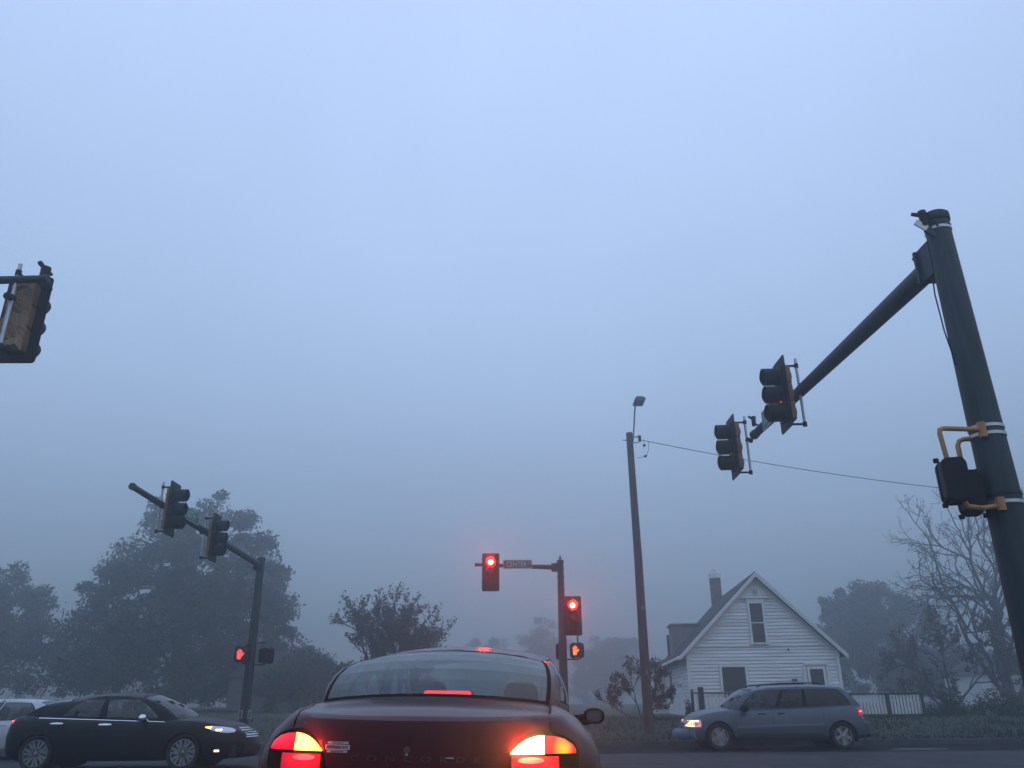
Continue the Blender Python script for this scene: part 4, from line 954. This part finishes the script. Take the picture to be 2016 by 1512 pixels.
# --- the dark red sedan stopped ahead
def wet_beads(m_):                                        # fine drops of mist on the lacquer
    n, l = m_.node_tree.nodes, m_.node_tree.links; b = n['Principled BSDF']; t = n.new('ShaderNodeTexCoord'); v = n.new('ShaderNodeTexVoronoi'); v.inputs['Scale'].default_value = 160
    l.new(t.outputs['Object'], v.inputs['Vector']); p_ = n.new('ShaderNodeBump'); p_.inputs['Strength'].default_value = .12; p_.inputs['Distance'].default_value = .004; p_.invert = True
    l.new(v.outputs['Distance'], p_.inputs['Height']); l.new(p_.outputs[0], b.inputs['Coat Normal'])
HP = dict(W=.945, xr=-2.56, xf=2.56, Rr=.50, Rf=.8, nr=2.45, nf=2.2,
    w=([-2.6, -2.0, -1.3, 0, 1.5, 2.6], [.885, .925, .945, .945, .93, .86]),
    belt=([-2.56, -2.3, -1.95, -1.0, 0, 1.0, 1.5, 2.2, 2.56], [.945, .972, 1.0, .975, .95, .93, .90, .74, .62]),
    low=([-2.56, -1.0, 1.5, 2.56], [.30, .22, .22, .26]),
    side=[(0, .09), (.12, .02), (.4, 0), (.62, .01), (.78, .05), (.9, .125), (.97, .20), (1, .25)],
    end=[(0, .06), (.15, 0), (.5, .0), (.7, .05), (1, .3)], rear=[(0, .1), (.15, .01), (.42, .0), (.46, .045), (.7, .04), (.93, .043), (.985, .047), (1, .07)],
    crown=([-2.56, -2.3, -1.8, 1.3, 2.56], [.012, .035, .05, .06, .05]), hole=(-1.86, 1.38, .64),
    arch=[(1.40, .32, .36), (-1.47, .32, .36)], glass=G_clear, glass_rear=glass('rear_glass', (.42, .55, .56), .7, .08, .28), glass_front=glass('screen_glass', (.72, .80, .80)),
    gh=dict(base=[(-1.92, .66, 1.0), (-1.0, .735, .97), (0, .755, .955), (1.42, .70, .915)], top=[(-.98, .56, 1.28), (-.5, .60, 1.335), (0, .61, 1.34), (.42, .59, 1.30)],
        e0=(-.10, .045, .06), e1=(.04, .01, .03), bulge=.03, t0=.10, t1=.90, win=[(.13, .23), (.25, .56), (.59, .95)], rcrown=.062, r0=.12, r1=.12, toptrim=.09, rb=-.22, rbz=.035, fb=.22, rt=(.04, .79, .94), ft=(.05, .94, .93)))
pm = car_paint('dark_maroon_paint', (0.05, 0.003, 0.009), .25, .42, .65); pm.node_tree.nodes['Principled BSDF'].inputs['Specular IOR Level'].default_value = 0.15
wet_beads(pm)
car = Car('sedan', 'dark red sedan stopped ahead, seen from behind with brake lights on', 'car', (-.34, 6.78, .2), (R(1.0), 0, R(90 - 3.7)), HP, pm)
L_brakeL = hot_lens('brake_lens_left', (26, 4.6, .7), (14, 1.6, .1), .02, .12); L_brakeR = hot_lens('brake_lens_right', (190, 90, 24), (90, 14, 1.2), .06, .16)
L_lowL = hot_lens('lower_lens_left', (1.0, .004, .03), (.5, .0, .015), .03, .17); L_lowR = hot_lens('lower_lens_right', (7, .02, .03), (2.0, .003, .015), .03, .16)
L_outL = hot_lens('outer_lens_left', (1.4, .012, .06), (.9, .004, .035), .0, .09); L_outR = hot_lens('outer_lens_right', (5, .75, .06), (1.7, .035, .03), .012, .065)
def recentre(o, c): o.data.transform(Matrix.Translation(-c)); o.location = c
for sg, bl, ol, ll in ((1, L_brakeL, L_outL, L_lowL), (-1, L_brakeR, L_outR, L_lowR)):
    lamp_w = 1.0 if sg > 0 else 3.2
    hs = car.patch_part('tail_light', M_trimk, 'rear', [(sg * .80, .72, .80), (sg * .77, .62, .845), (sg * .70, .55, .878), (sg * .60, .52, .885), (sg * .52, .52, .85), (sg * .47, .52, .79), (sg * .445, .56, .70)], .004, 9)
    o = car.patch_part('brake_lens', bl, 'rear', [(sg * .628, .783, .863), (sg * .60, .783, .861), (sg * .57, .783, .854), (sg * .54, .783, .842), (sg * .51, .783, .824), (sg * .488, .783, .804), (sg * .472, .783, .787)], .012, 6, .024, hs)
    c_ = Vector(car.hit('rear', sg * .56, .81)[0]); 
    o.data.transform(Matrix.Translation(-c_)); o.location = c_
    lp = bpy.data.lights.new('brake_glow_light', 'POINT'); lp.energy = lamp_w; lp.color = (1, .035, .02); lp.shadow_soft_size = .012  # added point light just outside the lens, throws red glow onto the boot
    lo = bpy.data.objects.new('brake_glow_light', lp); C.objects.link(lo); lo.parent = hs; lo.location = c_ + Vector((-.075, 0, .012))
    ou = car.patch_part('outer_lens', ol, 'rear', [(sg * .785, .783, .80), (sg * .77, .783, .822), (sg * .73, .783, .847), (sg * .68, .783, .860), (sg * .634, .783, .863)], .012, 6, .01, hs); recentre(ou, Vector(car.hit('rear', sg * .715, .80)[0]))
    lw = car.patch_part('lower_lens', ll, 'rear', [(sg * .70, .60, .768), (sg * .475, .60, .768)], .010, 6, .008, hs); recentre(lw, Vector(car.hit('rear', sg * .57, .75)[0]))
    n = 13; car.patch_part('reversing_lens', mat('reversing_lens', (.7, .45, .45), .3), 'rear', [(sg * (.567 - .063 * math.cos(math.pi * i / (n - 1))), .752 - .013 * math.sin(math.pi * i / (n - 1)), .752 + .013 * math.sin(math.pi * i / (n - 1))) for i in range(n)], .02, 3, .0, hs)
    mb = MB(); car.line(mb, 'top', [(-1.9, sg * .63), (-2.12, sg * .655), (-2.35, sg * .655)], .011, .003); car.line(mb, 'rear', [(sg * .655, .945), (sg * .66, .90), (sg * .662, .885)], .009, .003); mb.build('boot_seam', M_trimk, car.root)
    # quarter panel seam
mb = MB(); text_mesh(mb, 'CONCORDE', .036, Matrix.Translation((0, 0, 0)), .0015, 2.1, 0, .64)
pts = []
for v in mb.v: h, d = car.hit('rear', -v[0] + .0, .753 + v[1]); pts.append(tuple(h - d * (.003 + v[2])))
mb.v = pts; mb.build('lettering', mat('dark_badge', (.065, .04, .045), .4, .5), car.root)
n = 20; o = car.patch_part('emblem', mat('dull_chrome', (.12, .1, .1), .3, .8), 'rear', [(.038 - .016 * math.cos(math.pi * i / (n - 1)), .795 - .016 * math.sin(math.pi * i / (n - 1)), .795 + .016 * math.sin(math.pi * i / (n - 1))) for i in range(n)], .005, 5)
car.patch_part('lock_glint', M_chrome, 'rear', [(.046, .772, .776), (.03, .770, .779)], .006, 3); car.patch_part('badge_glint', M_chrome, 'rear', [(-.155, .760, .763), (-.185, .758, .766), (-.195, .758, .762)], .006, 3)
M_stk = mat('silver_sticker', (.42, .40, .42), .45)
for nm, a0, a1, b0, b1, t_, sz, wdt in (('dealer_badge', .455, .325, .789, .813, 'INDEPENDENT AUTO', .022, .115), ('dealer_badge', .444, .333, .8165, .8265, 'SALES & SERVICE', .008, .07), ('dealer_badge', .447, .337, .777, .786, 'BLOOMINGTON, IL', .008, .07)):
    if 'BLOOM' in t_: t_ = 'SERVICE CENTER'
    o = car.patch_part(nm, M_stk, 'rear', [(a0, b0 + .003, b1 - .003), (a0 - .003, b0, b1), (a1 + .003, b0, b1), (a1, b0 + .003, b1 - .003)], .003, 3)
    mb = MB(); text_mesh(mb, t_, sz, Matrix.Identity(4), .0006, 1.0, 0, wdt); pts = []
    for v in mb.v: h, d = car.hit('rear', (a0 + a1) / 2 - v[0], (b0 + b1) / 2 + v[1]); pts.append(tuple(h - d * (.0045 + v[2])))
    mb.v = pts; mb.build('lettering', M_trimk, o)
car.mirror(.78, .885, .915, M_trimk, (.165, .13, .115)); car.mirror(.78, -.885, .915, M_trimk, (.165, .13, .115))
for x in (1.40, -1.47):
    for sg in (1, -1): car.wheel(x, sg, .82, .325)
for y in (.37, -.37): car.seat(.25, y, .66)
mb = MB(); mb.rbox((-.95, 0, .68), (.16, 1.25, .6), .06, 'x'); mb.build('rear_bench', M_seat, car.root)
mb = MB(); mb.box((-1.5, 0, 1.005), (.62, 1.2, .03)); mb.build('parcel_shelf', M_seat, car.root)
mb = MB(); mb.box((1.05, 0, .86), (.5, 1.3, .1)); mb.build('dashboard', M_trimk, car.root)
mb = MB(); mb.lathe([(.17, -.015), (.19, 0), (.17, .015), (.155, 0)], Matrix.Translation((.72, .37, .88)) @ Matrix.Rotation(R(65), 4, 'Y'), 24, close=True); mb.build('steering_wheel', M_trimk, car.root)
mb = MB(); mb.rbox((-1.62, -.03, 1.05), (.10, .30, .055), .02, 'x'); o = mb.build('high_brake_light', mat('lamp_case', (.05, .01, .01), .4), car.root)
mb = MB(); mb.rbox((-1.675, -.03, 1.052), (.012, .285, .05), .018, 'x'); mb.build('brake_lens', L_red, o)
car.patch_part('bumper_strip', M_under, 'rear', [(.84, .44, .50), (.4, .44, .50), (-.4, .44, .50), (-.84, .44, .50)], .01, 3)
car.patch_part('number_plate', mat('plate_white', (.5, .5, .52), .5), 'rear', [(.155, .56, .71), (-.155, .56, .71)], .008, 3)
mb = MB()
for sd, sg in (('left', 1), ('right', -1)):
    for l_ in ([(-1.0, .35), (-1.02, .95)], [(.05, .3), (.05, .93)], [(1.05, .45), (1.12, .88)]): car.line(mb, sd, l_)
mb.build('door_seam', M_trimk, car.root)
car.finish()

# --- the dark saloon crossing from the left
SP = dict(k=1.075, W=.92, xr=-2.38, xf=2.40, Rr=.55, Rf=.85, nr=2.4, nf=2.1,
    w=([-2.4, -1.6, 0, 1.4, 2.4], [.86, .915, .92, .915, .84]),
    belt=([-2.38, -2.1, -1.7, -.8, .4, 1.2, 1.7, 2.15, 2.40], [.98, 1.02, 1.03, .99, .945, .93, .88, .79, .68]),
    low=([-2.38, -1.2, 1.4, 2.40], [.26, .19, .19, .22]),
    side=[(0, .07), (.12, .01), (.45, 0), (.7, .015), (.86, .05), (.95, .10), (1, .15)],
    end=[(0, .08), (.15, .02), (.45, .0), (.75, .04), (.92, .09), (1, .2)], rear=[(0, .1), (.2, .01), (.5, .0), (.85, .03), (1, .1)],
    crown=([-2.38, -2.1, -1.5, 1.2, 2.40], [.02, .04, .05, .075, .05]), hole=(-1.85, 1.1, .62),
    arch=[(1.24, .335, .385), (-1.52, .335, .385)], glass=G_mid, glass_front=G_clear,
    gh=dict(base=[(-1.95, .70, 1.035), (-.9, .77, .985), (0, .785, .955), (.98, .72, .93)], top=[(-1.12, .53, 1.31), (-.6, .555, 1.405), (-.2, .56, 1.415), (.16, .55, 1.375)],
        e0=(-.06, .03, .07), e1=(.06, .01, .05), bulge=.035, t0=.07, t1=.84, win=[(.25, .50), (.55, .90)], rcrown=.075, r0=.1, r1=.12, rb=-.16, fb=.2, rt=(.05, .93, .92), ft=(.05, .94, .92)))
pm2 = car_paint('black_blue_paint', (0.003, 0.0028, 0.004), .0, .45, .15); pm2.node_tree.nodes['Principled BSDF'].inputs['Specular IOR Level'].default_value = 0.2
car = Car('sedan', 'dark saloon with chrome strip crossing in front of the white car at the left', 'car', (-8.02, 18.5, 0), (0, 0, 0), SP, pm2)
for sd, sg in (('right', -1), ('left', 1)):
    car.patch_part('chrome_strip', M_chrome, sd, [(-1.62, .995, 1.008), (-.8, .965, .977), (.0, .933, .945), (.80, .905, .915)], .008, 2)
    car.patch_part('headlight', M_lampglass, sd, [(1.60, .80, .815), (1.75, .735, .825), (1.9, .70, .81), (2.02, .69, .785), (2.10, .70, .75)], .008, 5, .01)
    car.patch_part('side_marker', L_amber, sd, [(1.60, .795, .813), (1.72, .765, .822)], .014, 3)
    car.patch_part('headlight_beam', L_head, sd, [(1.80, .735, .765), (1.90, .735, .765)], .018, 3)
    car.patch_part('fog_light', emit('lit_fog_lamp', (1, .6, .22), 5), sd, [(1.82, .345, .38), (1.9, .345, .38)], .012, 3)
    car.patch_part('tail_light', L_reddim, sd, [(-2.30, .86, .97), (-2.22, .87, .975), (-2.10, .91, .975)], .008, 4)
    car.patch_part('tail_light_strip', L_redbright, sd, [(-2.26, .935, .95), (-2.14, .935, .95)], .014, 3)
    for x, z in ((-1.22, .895), (-.30, .87)): car.patch_part('door_handle', M_chrome, sd, [(x - .12, z - .012, z + .01), (x, z - .016, z + .02), (x + .12, z - .012, z + .01)], .03, 4)
    car.door_lines(sd, [[(-1.36, .5), (-1.40, .96)], [(-.42, .25), (-.42, .94)], [(.62, .3), (.72, .6), (.70, .9)], [(-1.1, .24), (.7, .22)]])
    car.mirror(.42, sg * .92, .985, M_chrome if sg < 0 else pm2, (.2, .13, .14))
mb = MB()
for i in range(5): car.patch(mb, 'front', [(.42 - .03 * i * .5, .60 + .042 * i, .618 + .042 * i), (-.42 + .03 * i * .5, .60 + .042 * i, .618 + .042 * i)], .012, 2)
gr = car.patch_part('grille', M_under, 'front', [(.36, .60, .78), (.46, .585, .80), (-.46, .585, .80), (-.36, .60, .78)], .004, 5); mb.build('grille_bar', M_chrome, gr)
car.patch_part('lower_grille', M_under, 'front', [(.6, .3, .44), (-.6, .3, .44)], .005, 4)
for x in (1.24, -1.52):
    for sg in (1, -1): car.wheel(x, sg, .80, .34, .22, 7, 'twin', .74)
for y in (.36, -.36): car.seat(.0, y, .80); car.seat(-.95, y, .80)
mb = MB(); mb.box((.72, 0, .88), (.45, 1.3, .1)); mb.build('dashboard', M_trimk, car.root)
car.finish()

# --- the blue minivan crossing from the right
VP = dict(k=1.10, W=.96, xr=-2.36, xf=2.42, Rr=.30, Rf=.75, nr=2.8, nf=2.2,
    w=([-2.4, -1.6, 0, 1.5, 2.42], [.93, .96, .96, .95, .86]),
    belt=([-2.36, -1.9, -1.0, 0, .9, 1.15, 1.7, 2.2, 2.42], [1.10, 1.09, 1.06, 1.02, .99, 1.0, .93, .80, .66]),
    low=([-2.36, -1.2, 1.4, 2.42], [.30, .24, .24, .24]),
    side=[(0, .08), (.12, .01), (.4, 0), (.7, .02), (.88, .06), (.96, .10), (1, .14)],
    end=[(0, .06), (.15, .0), (.4, .0), (.6, .06), (.85, .13), (1, .24)], rear=[(0, .05), (.3, .0), (.45, 0), (.5, .08), (1, .14)],
    crown=([-2.36, -2.1, .9, 1.4, 2.42], [.01, .02, .05, .08, .05]), hole=(-2.1, 1.1, .62),
    arch=[(1.47, .335, .40), (-1.60, .335, .40)], glass=glass('front_tint', (.26, .30, .32), .6), glass_rear=G_dark, glass_front=G_clear,
    gh=dict(base=[(-2.17, .80, 1.09), (-1.2, .825, 1.06), (0, .83, 1.01), (1.10, .74, .99)], top=[(-1.78, .66, 1.575), (-1.0, .695, 1.605), (0, .69, 1.58), (.48, .66, 1.50)],
        e0=(-.03, .01, .02), e1=(.03, .01, .05), bulge=.04, t0=.10, t1=.86, win=[(.07, .42), (.45, .64), (.67, .93)], ndark=2, blackpillar=True, rcrown=.07, r0=.05, r1=.12, rb=-.06, fb=.26, rt=(.08, .92, .9), ft=(.05, .94, .92)))
pm3 = car_paint('blue_grey_paint', (0.05, 0.070, 0.095), .25, .45, .4)
car = Car('minivan', 'blue minivan with lit headlamp crossing in front of the white house', 'car', (7.24, 24.75, -.005), (0, 0, R(180)), VP, pm3)
for sd, sg in (('left', 1), ('right', -1)):
    hl_ = car.patch_part('headlight', M_lampglass, sd, [(1.90, .575, .765), (2.05, .57, .76), (2.2, .58, .735), (2.28, .60, .70)], .008, 5, .01)
    car.patch_part('headlight_beam', emit('warm_headlamp', (1, .58, .27), 2.2), sd, [(2.05, .585, .71), (2.15, .585, .70), (2.27, .605, .68)], .016, 4)
    car.patch_part('headlight_rim', emit('warm_bright', (1, .62, .22), 4.0), sd, [(1.96, .715, .75), (2.15, .715, .745)], .017, 3)
    car.patch_part('turn_signal', emit('amber_glow', (1, .25, .16), 1.0, (.5, .15, .08)), sd, [(1.92, .59, .70), (2.03, .585, .70)], .014, 3)
    tl = car.patch_part('tail_light', L_reddim, sd, [(-2.33, .83, 1.03), (-2.24, .82, 1.04), (-2.06, .84, 1.04)], .012, 5)
    car.patch_part('tail_light_strip', L_redbright, sd, [(-2.31, .94, .97), (-2.10, .94, .97)], .014, 3)
    car.patch_part('reversing_lens', mat('pale_lens', (.5, .42, .42), .3), sd, [(-2.31, .765, .815), (-2.13, .77, .815)], .009, 3)
    car.patch_part('side_moulding', mat('pale_moulding', (.09, .13, .18), .45), sd, [(-1.15, .60, .66), (.0, .575, .635), (1.02, .55, .60)], .014, 3)
    car.patch_part('sill_cladding', mat('dark_cladding', (.022, .032, .048), .7), sd, [(-1.15, .27, .42), (.0, .27, .42), (1.02, .27, .42)], .008, 3)
    for x, z in ((.36, .905), (-.12, .91)): car.patch_part('door_handle', M_trimk, sd, [(x - .09, z - .012, z + .012), (x + .09, z - .012, z + .012)], .02, 3)
    car.door_lines(sd, [[(.10, .3), (.10, .97)], [(1.0, .42), (1.02, .95)], [(-1.12, .42), (-1.2, 1.0)]])
    car.mirror(.78, sg * .92, 1.06, M_trimk, (.22, .16, .2))
    mb = MB(); mb.tube([(.38, sg * .60, 1.60), (.28, sg * .60, 1.66), (-.33, sg * .60, 1.695), (-1.3, sg * .60, 1.70), (-1.48, sg * .60, 1.655)], .018, 8); mb.build('roof_rail', M_trimk, car.root)
car.patch_part('bumper', mat('dark_bumper', (.05, .06, .08), .6), 'rear', [(.9, .30, .66), (.6, .30, .68), (-.6, .30, .68), (-.9, .30, .66)], .07, 6, .03)
car.patch_part('front_bumper', mat('bumper_blue', (.10, .14, .21), .5), 'front', [(.82, .26, .50), (.4, .26, .52), (-.4, .26, .52), (-.82, .26, .50)], .05, 6, .03)
car.patch_part('grille', M_under, 'front', [(.45, .56, .68), (-.45, .56, .68)], .006, 4)
for x in (1.47, -1.60):
    for sg in (1, -1): car.wheel(x, sg, .84, .335, .21, 5, 'single', .70)
for y in (.4, -.4): car.seat(.35, y, .92); car.seat(-.6, y, .92)
mb = MB(); mb.box((.95, 0, .95), (.4, 1.3, .1)); mb.build('dashboard', M_trimk, car.root)
car.finish()

# --- the white car behind the saloon
WP = dict(W=.88, xr=-2.1, xf=2.2, Rr=.4, Rf=.8, nr=2.6, nf=2.2,
    w=([-2.1, -1.5, 0, 1.4, 2.2], [.84, .88, .88, .87, .8]),
    belt=([-2.1, -1.7, -.8, .5, 1.1, 1.7, 2.2], [.95, .94, .90, .86, .87, .8, .62]),
    low=([-2.1, -1.2, 1.4, 2.2], [.26, .2, .2, .22]),
    side=[(0, .07), (.12, .01), (.45, 0), (.75, .02), (.9, .06), (1, .11)], end=[(0, .06), (.2, 0), (.5, .02), (1, .18)], rear=[(0, .06), (.3, 0), (.6, .02), (1, .08)],
    crown=([-2.1, 1.2, 2.2], [.02, .06, .05]), hole=(-1.8, 1.1, .6), arch=[(1.28, .31, .36), (-1.32, .31, .36)], glass=glass('green_tint', (.5, .58, .56)),
    gh=dict(base=[(-1.92, .74, .94), (-.9, .78, .90), (.2, .785, .865), (1.10, .70, .865)], top=[(-1.40, .56, 1.325), (-.8, .60, 1.37), (-.2, .60, 1.375), (.2, .57, 1.34)],
        e0=(-.06, .02, .06), e1=(.05, .01, .05), bulge=.03, t0=.04, t1=.86, win=[(.13, .46), (.50, .90)], rcrown=.05, r0=.08, r1=.1, rb=-.12, fb=.2, rt=(.06, .92, .9), ft=(.05, .94, .92)))
pm4 = car_paint('silver_white_paint', (0.42, 0.45, 0.47), .2, .4)
car = Car('hatchback', 'pale silver-white car half hidden behind the dark saloon, cut by the left edge', 'car', (-13.55, 22.4, 0), (0, 0, R(180)), WP, pm4)
for sd, sg in (('left', 1), ('right', -1)):
    car.patch_part('headlight', M_lampglass, sd, [(1.6, .62, .7), (1.85, .6, .72), (1.98, .6, .68)], .008, 4, .01)
    car.patch_part('tail_light', L_reddim, sd, [(-2.02, .7, .88), (-1.85, .72, .9)], .008, 4)
    for x, z in ((-.75, .80), (.3, .77)): car.patch_part('door_handle', pm4, sd, [(x - .1, z - .012, z + .012), (x + .1, z - .012, z + .012)], .025, 3)
    car.door_lines(sd, [[(-.95, .45), (-1.0, .88)], [(-.02, .25), (-.02, .86)], [(.95, .4), (.97, .84)]]); car.mirror(.72, sg * .86, .92, pm4, (.18, .12, .13))
for x in (1.28, -1.32):
    for sg in (1, -1): car.wheel(x, sg, .76, .31, .19, 5, 'single', .7)
for y in (.34, -.34): car.seat(.1, y, .72); car.seat(-.8, y, .72)
car.finish()
